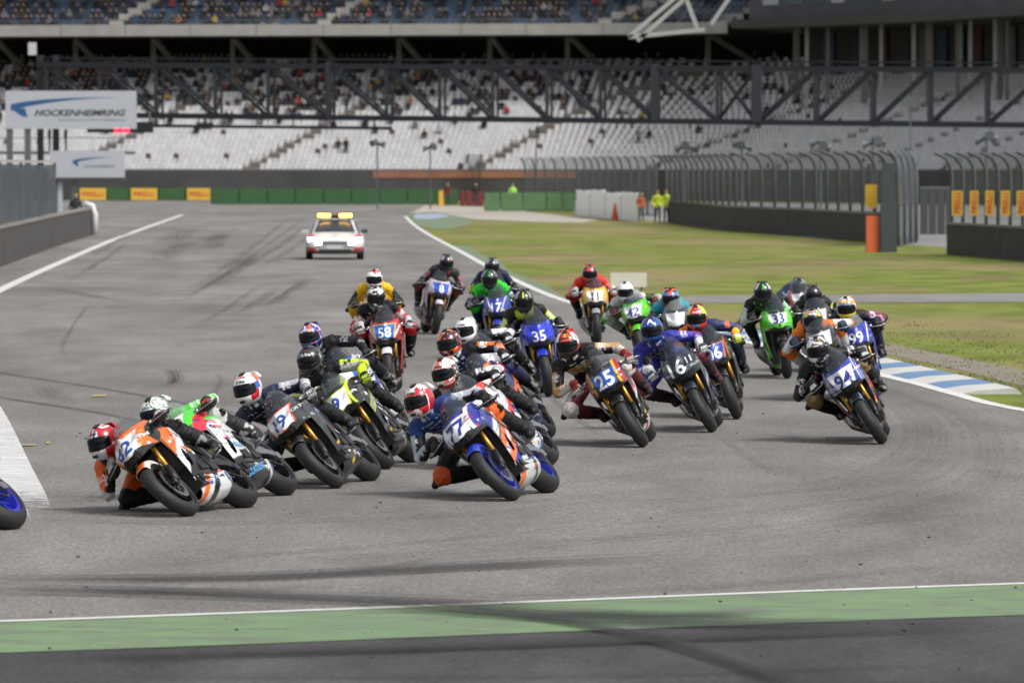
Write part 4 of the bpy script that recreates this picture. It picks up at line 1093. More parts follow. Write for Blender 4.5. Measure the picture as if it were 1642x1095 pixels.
# sign boards over the pit lane
def logo(root, x0, x1, y0, y1, Y, swoosh_w, inv, text=True):
    """white board face at depth Y between image measures, blue swoosh and name"""
    w = x1 - x0; h = y1 - y0
    top = []; bot = []
    for k in range(25):
        t = k / 24
        x = x0 + w * (.04 + .82 * t); c = y1 - h * (.42 - .24 * (1 - (1 - t) ** 2.2) ** .8)
        th = h * .17 * (1 - t) ** 1.4 + .01
        top.append((x, Y - .062, c + th * .35)); bot.append((x, Y - .062, c - th * .65))
    V = top + bot; n = 25
    o = obj('swoosh', mesh_np('swoosh', V, [(i, n + i, n + i + 1, i + 1) for i in range(n - 1)] + []), BLUEP, root); o.matrix_parent_inverse = inv
    V = [(x0 + w * .04, Y - .063, y1 - h * .47), (x0 + w * .15, Y - .063, y1 - h * .46), (x0 + w * .17, Y - .063, y1 - h * .70), (x0 + w * .12, Y - .063, y1 - h * .66)]
    o = obj('swoosh', mesh_np('swoosh', V, [(0, 3, 2, 1)]), BLUEP, root); o.matrix_parent_inverse = inv
s = G(110, 340); Yb = 360.0
c0, c1 = PT(9, 207, Yb), PT(219, 146, Yb)
bd = thing('sign_board', 'large white circuit name board with blue swoosh, at upper left', 'sign', (c0.x, Yb, 0)); inv = bd.matrix_basis.inverted()
def ad(o, r=None): o.matrix_parent_inverse = (r or bd).matrix_basis.inverted(); return o
ad(MB().box(((c0.x + c1.x) / 2, Yb, (c0.z + c1.z) / 2), (c1.x - c0.x, .12, c1.z - c0.z)).obj('face', WHITEP, bd))
logo(bd, c0.x, c1.x, c0.z, c1.z, Yb, 1, inv)
W = c1.x - c0.x; Hh = c1.z - c0.z
ad(flat_text('HOCKENHEIMRING', DARKT, bd, (c0.x + W * .57, Yb - .066, c0.z + Hh * .42), (1, 0, 0), (0, 0, 1), Hh * .17, .03, .35, width=W * .70))
ad(flat_text('BADEN-WÜRTTEMBERG', GREYT, bd, (c0.x + W * .66, Yb - .066, c0.z + Hh * .24), (1, 0, 0), (0, 0, 1), Hh * .08, .01, 0, width=W * .50))
for px in (15, 44): p = PT(px, 207, Yb); ad(MB().beam((p.x, Yb + .2, 0), (p.x, Yb + .2, c1.z - .2), .35).obj('post', GALV, bd))
Yb2 = 300.0; c0, c1 = PT(80, 285, Yb2), PT(200, 242, Yb2)
bd2 = thing('sign_board', 'smaller white circuit name board below the large one', 'sign', (c0.x, Yb2, 0)); inv = bd2.matrix_basis.inverted()
ad(MB().box(((c0.x + c1.x) / 2, Yb2, (c0.z + c1.z) / 2), (c1.x - c0.x, .12, c1.z - c0.z)).obj('face', WHITEP, bd2), bd2)
ad(MB().box(((c0.x + c1.x) / 2, Yb2 + .3, c0.z - .09), (c1.x - c0.x, .9, .16)).obj('underside', CONC, bd2), bd2)
W = c1.x - c0.x; Hh = c1.z - c0.z
logo(bd2, c0.x + W * .28, c1.x - W * .08, c0.z + Hh * .2, c1.z - Hh * .12, Yb2, 1, inv)
ad(flat_text('HOCKENHEIMRING', GREYT, bd2, (c0.x + W * .66, Yb2 - .066, c0.z + Hh * .42), (1, 0, 0), (0, 0, 1), Hh * .12, .02, .35, width=W * .42), bd2)
for px in (88, 96, 118): p = PT(px, 285, Yb2); ad(MB().beam((p.x, Yb2 + .2, 0), (p.x, Yb2 + .2, c0.z), .22).obj('post', WHITEP if px == 96 else GALV, bd2), bd2)
# timing display under the board
c0, c1 = PT(140, 213, 372), PT(246, 196, 372)
dsp = thing('timing_display', 'dark display with glowing red digits under the large board', 'display', (c0.x, 372, 0))
ad(MB().box(((c0.x + c1.x) / 2, 372, (c0.z + c1.z) / 2), (c1.x - c0.x, .25, c1.z - c0.z)).obj('housing', mat('display_black', (.01, .01, .012), .5), dsp), dsp)
REDLED = mat('red_led', (.6, .01, .02), .5, emit=(1, .01, .03), es=5)
for px, w in ((187, .22), (198, .2), (205, .14)): p = PT(px, 210, 371.8); ad(MB().box((p.x, 371.84, p.z), (w, .04, .24)).obj('digit', REDLED, dsp), dsp)
p = PT(150, 220, 372.2)
for px in (165, 240): p = PT(px, 210, 372.2); ad(MB().beam((p.x, 372.2, p.z), (p.x, 372.2, p.z + 1.2), .12).obj('hanger', GALV, dsp), dsp)

# ------------------------------------------------------------------ start gantry
GL, GR = 400.0, 372.0
def gpt(px, py):      # the gantry line runs slightly towards us on the right
    Y = GL + (GR - GL) * (px - 60) / (1700 - 60); return PT(px, py, Y)
def ychord(px, a, b): return a + (b - a) * (px - 60) / (1642 - 60)
gan = thing('start_gantry', 'long dark steel truss gantry across the track', 'gantry', (gpt(60, 200).x, GL, 0))
def ga_(name, p, q, w, h=None): return ad(MB().beam(p, q, w, h).obj(name, TRUSS, gan), gan)
BACK = Vector((0, 1.8, 0))
def zt(px): return gpt(px, ychord(px, 104, 113))
def zb(px): return gpt(px, ychord(px, 184, 201))
for k, (px, nx) in enumerate(((60, 470), (470, 880), (880, 1290), (1290, 1720))):
    for nm, f in (('chord', zt), ('chord', zb)):
        ga_(nm, f(px), f(nx), .30, .34); ga_(nm, f(px) + BACK, f(nx) + BACK, .22, .26)
    ga_('walkway_rail', zt(px) + Vector((0, .9, .45)), zt(nx) + Vector((0, .9, .45)), .10)
    ga_('walkway_deck', (zb(px) + zb(px)) / 2 + Vector((0, .9, .15)), zb(nx) + Vector((0, .9, .15)), 1.4, .06)
posts = [75, 160, 250, 345, 430, 527, 620, 705, 790, 877, 963, 1050, 1150, 1213, 1307, 1398, 1490, 1582, 1680]
thick = {527: .42, 1050: .5, 1213: .62}
for i, px in enumerate(posts):
    ga_('post', zb(px), zt(px) + (Vector((0, 0, .25)) if px in thick else Vector((0, 0, 0))), thick.get(px, .24)); ga_('post', zb(px + 8) + BACK, zt(px + 8) + BACK, .16)
    if i < len(posts) - 1:
        nx = posts[i + 1]
        if px < 1150: ga_('diagonal', zt(px), zb(nx), .2); ga_('diagonal', zt(px + 8) + BACK, zb(nx + 8) + BACK, .12)
        elif px == 1150: ga_('diagonal', zt(px), zb(nx), .2); ga_('diagonal', zb(px) + Vector((0, .25, 0)), zt(nx) + Vector((0, .25, 0)), .2)
        else: ga_('diagonal', zb(px), zt(nx), .2); ga_('diagonal', zb(px + 8) + BACK, zt(nx + 8) + BACK, .12)
    ga_('cross_tie', zt(px), zt(px + 2) + BACK, .12)
for px in (64, 1700):
    b = zb(px); t = zt(px)
    for dx in (0, 1.0): ga_('tower_leg', Vector((b.x + dx, b.y + .4, 0)), Vector((b.x + dx, b.y + .4, t.z + .6)), .4)
ga_('light_bar', gpt(230, 202), gpt(628, 206), .22, .2)
for px in (250, 330, 470, 600): ga_('hanger', zb(px), gpt(px, 204), .1)
fl = zt(60) + Vector((-.3, -.3, 1.0)); ad(MB().box(fl, (.5, .5, .8)).obj('floodlight', mat('lamp_housing', (.5, .5, .5), .5), gan), gan)
mst = thing('camera_pole', 'small pole light fixed to the right end of the gantry', 'lamp post', (gpt(1460, 200).x, gpt(1460, 200).y - 1, 0))
p = PT(1460, 170, 360); ad(MB().beam((p.x, 360, 0), (p.x, 360, p.z), .09).obj('pole', POSTM, mst), mst); ad(MB().box((p.x, 360, p.z + .1), (1.1, .2, .3)).obj('light_panel', POSTM, mst), mst)
ad(MB().box((p.x, 360, p.z + .42), (.5, .2, .3)).obj('light_panel', POSTM, mst), mst)
# pole-mounted loudspeakers along the fences
for px, py, Yp, lab in ((605, 226, 430, 'loudspeaker pole left of the middle stairs'), (1098, 230, 330, 'loudspeaker pole above the fence opening'), (1190, 228, 320, 'second loudspeaker pole on the right fence'), (1316, 227, 300, 'loudspeaker pole with a drooping horn, third on the right fence'), (1400, 222, 290, 'loudspeaker pole nearest the dark fence corner'), (1582, 215, 280, 'tall thin pole at the far right fence'), (690, 232, 430, 'loudspeaker pole right of the middle stairs'), (860, 205, 430, 'loudspeaker pole before the white seats, under the gantry')):
    p = PT(px, py, Yp); t = thing('loudspeaker_pole', lab, 'pole', (p.x, Yp, 0), group='loudspeaker poles')
    ad(MB().tube([(p.x, Yp, 0), (p.x, Yp, p.z)], .05, 6).obj('pole', POSTM, t), t)
    for a in range(3):
        ang = a * 2.1 + px; d = Vector((math.cos(ang), math.sin(ang), -.2)); ad(MB().tube([Vector((p.x, Yp, p.z - .1 * a)), Vector((p.x, Yp, p.z - .1 * a)) + d * .25, Vector((p.x, Yp, p.z - .1 * a)) + d * .5], [.08, .12, .24], 8).obj('horn', POSTM, t), t)

# ------------------------------------------------------------------ right side walls and fences
rw = [G(1078, 357)[:2], G(1180, 371)[:2], G(1300, 379)[:2], G(1412, 389)[:2]]
poly_wall('concrete_wall', 'long low dark concrete wall behind the grass', 'wall', rw, 1.06, .35, CONC, 4, CONCM)
catch_fence('curved-top catch fence on the long low wall behind the grass', [G(1068, 357)[:2]] + rw[1:] + [G(1440, 392)[:2]], 1.1, 3.5, 25, (-.9, -.9, 0), MESHM)
rw2 = [G(1526, 408)[:2], G(1660, 419)[:2], G(1800, 432)[:2]]
poly_wall('concrete_wall', 'dark concrete wall at the right edge', 'wall', rw2, .98, .35, CONC, 3, CONCM)
catch_fence('curved-top catch fence with yellow banners at the right edge', rw2, 1.0, 3.35, 14, (-.8, -.8, 0), MESHM, .055)
for i, (px, w) in enumerate(((1535, 18), (1562, 14), (1587, 14), (1612, 15), (1638, 16))):
    Y = G(px, 410 + i * 2).y - .7; a, b = PT(px - w / 2, 346, Y), PT(px + w / 2, 306, Y)
    t = thing('banner', 'yellow banner %s on the right fence' % ('nearest the gateway', 'second from the gateway', 'third from the gateway', 'fourth from the gateway', 'at the right picture edge')[i], 'banner', ((a.x + b.x) / 2, Y, (a.z + b.z) / 2), group='yellow fence banners')
    ad(MB().box(((a.x + b.x) / 2, Y, (a.z + b.z) / 2), (b.x - a.x, .03, b.z - a.z)).obj('sheet', YELLOW, t), t)
    ad(flat_text('PIRELLI', REDT, t, ((a.x + b.x) / 2, Y - .02, (a.z + b.z) / 2), (0, 0, 1), (-1, 0, 0), (b.x - a.x) * .6, .02, width=(b.z - a.z) * .8), t)
for px, w, y0, y1, lab in ((1397, 19, 336, 296, 'pointed yellow banner on the fence left of the dark post'), (1441, 9, 336, 300, 'narrow yellow banner right of the dark post'), (1417, 6, 334, 300, 'yellow banner sliver beside the dark post')):
    Y = 236; a, b = PT(px - w / 2, y0, Y), PT(px + w / 2, y1, Y)
    V = [(a.x, Y, b.z), (b.x, Y, b.z), (b.x, Y, a.z + .1), ((a.x * .3 + b.x * .7), Y, a.z), (a.x, Y, a.z + .15)]
    MB().prism([Vector(v) for v in V], (0, 0, 0), (0, .03, 0)).obj('banner', YELLOW, label=lab, cat='banner', group='yellow fence banners')
# fence corner tower, dark post and gate behind it
cf = [G(1418, 398)[:2], G(1440, 395)[:2], G(1468, 390)[:2]]
catch_fence('dense dark fence corner beside the gateway', [cf[1], cf[2], G(1470, 382)[:2]], 0, 3.5, 8, (-.5, -.6, 0), MESHD, .07)
p = G(1425, 405); q = PT(1425, 262, p.y)
MB().box((p.x, p.y + .3, q.z / 2), (.42, .4, q.z)).box((p.x, p.y + .1, .82), (.55, .5, 1.64)).obj('dark_post', mat('dark_blue_grey', (.045, .055, .065), .6), label='dark grey square post with a wider base beside the orange block', cat='post')
p = G(1403, 405); ob = thing('safety_block', 'orange and red foam safety block standing on the grass', 'safety block', p)
ad(MB().box((p.x - .07, p.y + .3, .62), (.42, .6, 1.24)).obj('foam_block', ORANGE, ob), ob); ad(MB().box((p.x + .25, p.y + .34, .60), (.2, .55, 1.18)).obj('side_pad', mat('faded_red', (.5, .2, .17), .8, var=.4, scale=4), ob), ob)
gp = G(1475, 378); gq = G(1530, 378); t = thing('gate', 'dark solid gate in the gap between the two fences', 'gate', gp)
for k in range(4):
    a = gp.lerp(gq, k / 4); b = gp.lerp(gq, (k + 1) / 4); ad(MB().box(((a.x + b.x) / 2, gp.y + .2, 1.0), (b.x - a.x - .03, .08, 1.9)).obj('gate_panel', mat('gate_grey', (.05, .055, .06), .7), t), t)
ad(MB().beam((gp.x, gp.y + .2, 2.02), (gq.x, gq.y + .2, 2.02), .1).obj('rail', GALV, t), t)
# fences further back
mf = [G(842, 334)[:2], G(930, 338)[:2], G(1052, 347)[:2]]
catch_fence('grey catch fence behind the white tyre wall', mf, 0, 3.55, 15, (-.5, -.9, 0), MESHM, .06)
ff = [G(60, 316)[:2], G(300, 316)[:2], G(560, 316)[:2], G(770, 322)[:2]]
catch_fence('far catch fence in front of the grandstand', ff, 0, 4.0, 16, (.2, -1.0, 0), see_through('fence_wire_far', '#4d5155', .34, .8, .3), .09)

# barriers -----------------------------------------------------------------
GREENB = mat('barrier_green', (.035, .105, .035), .7, var=.2, scale=1.5); GREENB2 = mat('barrier_green_light', (.10, .20, .09), .8, var=.3, scale=2)
def block_row(name, label, cat, xs, yb, yt, m, depth=1.0, group=None, alt=None, bev=.06):
    a = G(xs[0], yb); t = thing(name, label, cat, a, group)
    for k, (x0, x1) in enumerate(zip(xs[:-1], xs[1:])):
        yb_ = yb if not callable(yb) else yb(x0)
        p, q = G(x0, yb_), G(x1, yb_); top = PT(x0, yt, p.y).z
        me = MB().box(((p.x + q.x) / 2, p.y + depth / 2, top / 2), (q.x - p.x - .03, depth, top)).mesh('block')
        bm = bmesh.new(); bm.from_mesh(me); bmesh.ops.bevel(bm, geom=bm.edges[:], offset=bev, segments=2, affect='EDGES'); bm.to_mesh(me); bm.free()
        ad(obj('block', me, alt if (alt and k % 2) else m, t), t)
    return t
block_row('foam_barrier', 'long green foam barrier across the end of the straight', 'barrier', list(range(338, 700, 45)) + [735], 328, 303, GREENB)
block_row('foam_barrier', 'green foam barrier carrying three yellow banners at far left', 'barrier', [112, 170, 210, 254, 298, 338], 322, 302, GREENB)
for k, (x0, x1) in enumerate(((128, 170), (210, 252), (300, 337))):
    Y = G(200, 322).y - .12; a, b = PT(x0, 321, Y), PT(x1, 302, Y)
    t = thing('banner', 'yellow banner %s of three on the far green barrier' % ('leftmost', 'in the middle', 'rightmost')[k], 'banner', ((a.x + b.x) / 2, Y, 0), group='yellow barrier banners')
    ad(MB().box(((a.x + b.x) / 2, Y, (a.z + b.z) / 2), (b.x - a.x, .06, b.z - a.z)).obj('sheet', YELLOW, t), t)
    ad(flat_text('PIRELLI', REDT, t, ((a.x + b.x) / 2, Y - .04, (a.z + b.z) / 2), (1, 0, 0), (0, 0, 1), (b.z - a.z) * .4, .02, width=(b.x - a.x) * .8), t)
block_row('foam_barrier', 'row of faded green foam blocks left of the white tyre wall', 'barrier', [776, 802, 838, 876, 901, 922], 339, 309, GREENB2)
block_row('marshal_post_boards', 'small red and orange boards at the barrier gap', 'board', [703, 712], 331, 306, YELLOW, .3)
block_row('fire_point', 'dark red boxes in the gap between the green barriers', 'box', [737, 746, 758, 775], 331, 306, mat('dark_red', (.16, .03, .03), .7), .5)
# white tyre wall
a, b = G(924, 347), G(1024, 356); wt = thing('tyre_wall', 'white wrapped tyre wall at the end of the gravel', 'tyre wall', a)
for k in range(4):
    p, q = a.lerp(b, k / 4), a.lerp(b, (k + 1) / 4); top = 1.55 + .06 * math.sin(k * 2.1)
    m = MB(); rows = []
    nx, nz = 7, 9
    V = []; F = []
    for iz in range(nz):
        for ix in range(nx):
            f = ix / (nx - 1); c = p.lerp(q, f); z = top * iz / (nz - 1) + (random.uniform(-.05, .03) if iz == nz - 1 else 0)
            V.append((c.x, c.y - .06 * abs(math.sin(iz / (nz - 1) * math.pi * 4)) + random.uniform(-.03, .03), z))
    n = len(V); V += [(v[0], v[1] + 1.0, v[2]) for v in V]
    F = grid_faces(nx, nz).tolist(); F = [(i * nx + j, i * nx + j + 1, (i + 1) * nx + j + 1, (i + 1) * nx + j) for i in range(nz - 1) for j in range(nx - 1)]
    F += [tuple(x + n for x in f[::-1]) for f in F]
    F += [((nz - 1) * nx + j, (nz - 1) * nx + j + 1, (nz - 1) * nx + j + 1 + n, (nz - 1) * nx + j + n) for j in range(nx - 1)]
    F += [(i * nx, (i + 1) * nx, (i + 1) * nx + n, i * nx + n) for i in range(nz - 1)] + [(i * nx + nx - 1, i * nx + nx - 1 + n, (i + 1) * nx + nx - 1 + n, (i + 1) * nx + nx - 1) for i in range(nz - 1)]
    ad(obj('tyre_bundle', mesh_np('tyre_bundle', V, F, True), mat('white_wrap', (.92, .91, .88), .7, var=.12, scale=3), wt), wt)
p = G(985, 353); m = MB().tube([(p.x, p.y - .3, .0), (p.x + .02, p.y - .3, .06), (p.x + .03, p.y - .3, .95)], [.26, .2, .04], 10); m.box((p.x, p.y - .3, .02), (.55, .45, .04))
m.obj('traffic_cone', ORANGE, label='orange traffic cone before the white tyre wall', cat='cone')
a = G(979, 465); b = G(1037, 465); z = PT(979, 438, a.y).z
mk = thing('marker_board', 'low white blank board standing on the grass', 'board', (a + b) / 2)
ad(MB().box(((a.x + b.x) / 2, a.y, z / 2 + .04), (b.x - a.x, .08, z - .06)).obj('face', mat('cream_board', (.60, .58, .50), .7, var=.08), mk), mk)
for x in (a.x + .12, b.x - .12): ad(MB().box((x, a.y + .12, z * .4), (.05, .12, z * .8)).obj('leg', GALV, mk), mk)

# ------------------------------------------------------------------ grandstand
SEATW = attr_mat('stand_seat', .55, dirt=.1)
STEPC = mat('terrace_concrete', (.22, .21, .20), .95, var=.3, scale=.5)
PATH = catmull(np.array([(-85, 556), (-40, 548), (-5, 543), (12, 538), (24, 520), (33, 494), (41, 466), (47, 440)]), 400)
seg = np.linalg.norm(np.diff(PATH, axis=0), axis=1); CUM = np.concatenate([[0], np.cumsum(seg)])
TAN = np.gradient(PATH, axis=0); TAN /= np.linalg.norm(TAN, axis=1, keepdims=True); NOR = np.stack([-TAN[:, 1], TAN[:, 0]], 1)      # away from the track
def ppos(s, d):
    x = np.interp(s, CUM, PATH[:, 0]); y = np.interp(s, CUM, PATH[:, 1]); nx = np.interp(s, CUM, NOR[:, 0]); ny = np.interp(s, CUM, NOR[:, 1])
    return np.stack([x + nx * d, y + ny * d], -1), np.stack([nx, ny], -1)
stand = thing('grandstand', 'large grandstand with white seats below and blue seats above', 'grandstand', (0, 545, 0)); SI = stand.matrix_basis.inverted()
def sp(o): o.matrix_parent_inverse = SI; return o
def strip(name, prof, m, s0=0, s1=None, n=160, **kw):
    """profile of (depth, z) swept along the stand"""
    s1 = s1 if s1 is not None else CUM[-1]; S = np.linspace(s0, s1, n); V = []; k = len(prof)
    for d, z in prof:
        P, _ = ppos(S, d); V.append(np.concatenate([P, np.full((n, 1), z)], 1))
    V = np.stack(V, 1).reshape(-1, 3)
    return sp(obj(name, mesh_np(name, V, grid_faces(n, k)), m, stand, **kw))
ROWS, DD, DZ, Z0 = 23, .82, .425, 2.5
prof = [(-.8, 0), (-.8, Z0 + .2), (-.5, Z0 + .2), (-.5, Z0)]
for r in range(ROWS): prof += [(r * DD, Z0 + r * DZ), ((r + 1) * DD, Z0 + r * DZ)]
strip('terrace', prof + [(ROWS * DD + 6, Z0 + ROWS * DZ)], STEPC)
AISLES = [14, 30, 52, 68, 88, 104, 121, 139, 156, 172]; SKEW = .62
def in_aisle(s, r): return any(abs(s - (a + SKEW * (r - 8))) < .75 for a in AISLES)
SEATV = np.array([(-.21, .10, .0), (.21, .10, .0), (.21, .16, .0), (-.21, .16, .0), (-.21, .42, .0), (.21, .42, .0), (-.21, .10, .30), (.21, .10, .30), (-.21, .42, .33), (.21, .42, .33), (-.21, .46, .74), (.21, .46, .74), (-.21, .50, .72), (.21, .50, .72), (-.21, .46, .30), (.21, .46, .30)])
SEATF = [(6, 7, 9, 8), (0, 1, 7, 6), (8, 9, 11, 10), (10, 11, 13, 12), (12, 13, 15, 14), (6, 8, 14), (8, 10, 12, 14), (7, 15, 9), (9, 15, 13, 11)]
def seats(name, rows, base_d, dd, z0, dz, s0, s1, colf, step=.5, skip=True):
    V = []; C = []; cnt = 0
    for r in range(rows):
        for s in np.arange(s0, s1, step):
            if skip and in_aisle(s, r): continue
            c = colf(s, r)
            if c is None: continue
            p, nrm = ppos(np.array([s]), base_d + r * dd); p = p[0]; nx, ny = nrm[0]
            tx, ty = ny, -nx
            q = SEATV; X = p[0] + tx * q[:, 0] + nx * q[:, 1]; Y = p[1] + ty * q[:, 0] + ny * q[:, 1]
            V.append(np.stack([X, Y, z0 + r * dz + q[:, 2]], 1)); C.append(np.tile(c, (16, 1))); cnt += 1
    V = np.concatenate(V); C = np.concatenate(C)
    F = [tuple(i + 16 * k for i in f) for k in range(cnt) for f in SEATF]
    return sp(obj(name, mesh_np(name, V, F, col=C), SEATW, stand, kind='stuff'))
rr = random.Random(3)
def cw(s, r):
    k = rr.random(); g = rr.uniform(.54, .64)
    if k < .012: return (.07, .05, .045)
    return (g, g, g * 1.01)
seats('white_seats', ROWS, 0, DD, Z0, DZ, 0, CUM[-1], cw)
# stair treads in the aisles
for a in AISLES:
    m = MB()
    for r in range(ROWS):
        s = a + SKEW * (r - 8)
        if s < .5 or s > CUM[-1] - .5: continue
        p, nn = ppos(np.array([s]), r * DD + .2); ang = math.atan2(nn[0][0], nn[0][1])
        m.box((p[0][0], p[0][1], Z0 + r * DZ + .10), (1.3, .4, .2), Matrix.Rotation(-ang, 3, 'Z'))
    sp(m.obj('stair_treads', mat('stair_brown', (.17, .13, .10), .9, var=.35, scale=1), stand, kind='stuff'))
# front wall of the stand, orange advertising strip
strip('front_parapet', [(-.95, 0), (-.95, 2.62), (-.85, 2.62)], mat('earth_brown', (.075, .073, .072), .95, var=.4, scale=.4))
strip('advert_strip', [(-.99, 1.95), (-.99, 2.55)], mat('faded_orange', (.33, .15, .09), .8, var=.4, scale=.5), 74, 92, 30)
# concourse behind and the dark back wall
ZC = Z0 + ROWS * DZ
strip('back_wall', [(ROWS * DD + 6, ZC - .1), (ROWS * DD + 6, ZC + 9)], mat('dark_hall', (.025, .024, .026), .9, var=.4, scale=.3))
UZ = 14.55; s_end = float(np.interp(12.8, PATH[:230, 0], CUM[:230]))
UD = 9.0
strip('upper_deck', [(UD, UZ), (UD, UZ + 1.0), (UD + .4, UZ + 1.0), (UD + .4, UZ + .7)] + sum([[(UD + .6 + r * .8, UZ + .7 + r * .52), (UD + .6 + (r + 1) * .8, UZ + .7 + r * .52)] for r in range(16)], []) + [(UD + 13.4, UZ + .2), (UD + .3, UZ - .05), (UD, UZ)], CONCL, 0, s_end, 90)
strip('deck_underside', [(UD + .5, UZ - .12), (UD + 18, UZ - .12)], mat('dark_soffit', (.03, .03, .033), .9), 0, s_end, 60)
def cb(s, r):
    g = rr.uniform(.8, 1.15); return (.04 * g, .085 * g, .15 * g)
seats('blue_seats', 15, UD + .6, .8, UZ + .7, .52, 0, s_end, cb)
for a in (24, 49, 68, 92):
    m = MB()
    for r in range(15):
        p, nn = ppos(np.array([a + .7 * r]), UD + .7 + r * .8); m.box((p[0][0], p[0][1], UZ + .75 + r * .52 + .35), (1.2, .7, .75))
    sp(m.obj('stair_treads', CONCL, stand, kind='stuff'))
strip('added_shade_roof', [(UD - 1, 26.0), (UD - 1, 26.6), (UD + 26, 28.6), (UD + 26, 28.0), (UD - 1, 26.0)], CONCM, 0, CUM[-1], 60)  # unseen roof, added to block sky light and darken the upper deck
for s in np.arange(8, CUM[-1], 20):
    p, nn = ppos(np.array([s]), UD + 22); sp(MB().beam((*p[0], 0), (*p[0], 28.3), .9).obj('added_roof_column', CONCM, stand))  # unseen columns carrying the added shade roof
# columns and raking struts under the upper deck
for s in np.arange(6, s_end, 7.5):
    p, nn = ppos(np.array([s]), UD + 7.5); p2, _ = ppos(np.array([s + 2.4]), UD + 10.2)
    sp(MB().beam((*p[0], Z0 + 6), (*p[0], UZ), .45).obj('column', CONCM, stand)); sp(MB().beam((*p2[0], ZC - 1), (p[0][0] + .2, p[0][1] - 3.4, UZ - .1), .38).obj('strut', CONCM, stand))
# joints of the precast fascia
for s in np.arange(2, s_end, 6.0):
    p, nn = ppos(np.array([s]), UD - .012); sp(MB().box((p[0][0], p[0][1], UZ + .5), (.07, .03, .98)).obj('fascia_joint', CONCM, stand))
strip('handrail', [(UD + .1, UZ + 1.35), (UD + .1, UZ + 1.42)], GALV, 0, s_end, 60)
# steel arms where the upper deck ends
STEELW = mat('pale_steel', (.40, .40, .39), .6, var=.15)
arm = [((1008, 60), (1096, -14)), ((1022, 66), (1112, -14)), ((1008, 60), (1130, 48)), ((1140, 40), (1176, -12)), ((1100, -2), (1118, 46))]
for a, b in arm: sp(MB().beam(PT(*a, 536), PT(*b, 536), .5, .35).obj('steel_arm', STEELW, stand))
# right hand building over the concourse
s_b = s_end + 1.5
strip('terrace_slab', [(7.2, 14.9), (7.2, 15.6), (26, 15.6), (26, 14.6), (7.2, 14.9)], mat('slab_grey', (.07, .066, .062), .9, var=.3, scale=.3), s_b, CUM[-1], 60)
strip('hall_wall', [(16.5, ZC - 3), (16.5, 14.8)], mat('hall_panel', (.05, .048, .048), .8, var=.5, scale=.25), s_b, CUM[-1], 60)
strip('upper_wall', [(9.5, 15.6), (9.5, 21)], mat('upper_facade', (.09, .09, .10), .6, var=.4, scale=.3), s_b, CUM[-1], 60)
DOORC = [(.02, .05, .11), (.015, .03, .06), (.07, .015, .02), (.02, .03, .03), (.14, .135, .13)]
for k, s in enumerate(np.arange(s_b + 2, CUM[-1] - 1, 2.6)):
    p, nn = ppos(np.array([s]), 16.3); ang = math.atan2(nn[0][0], nn[0][1]); rot = Matrix.Rotation(-ang, 3, 'Z')
    c = DOORC[k % 5]; sp(MB().box((p[0][0], p[0][1], 13.0), (1.5, .1, 3.4), rot).obj('hall_door', mat('door_%d' % (k % 5), c, .5), stand))
    p, nn = ppos(np.array([s + 1.2]), 9.5 if k % 3 else 11.0); sp(MB().beam((*p[0], ZC - 4), (*p[0], 14.9), .30 if k % 4 else .55).obj('column', STEELW if k % 2 else CONCM, stand))
    p, nn = ppos(np.array([s]), 9.45); sp(MB().box((p[0][0], p[0][1], 18.2), (2.0, .08, 2.6), rot).obj('window', mat('bluish_glass', (.10, .14, .18), .1) if k % 3 else WHITEP, stand))

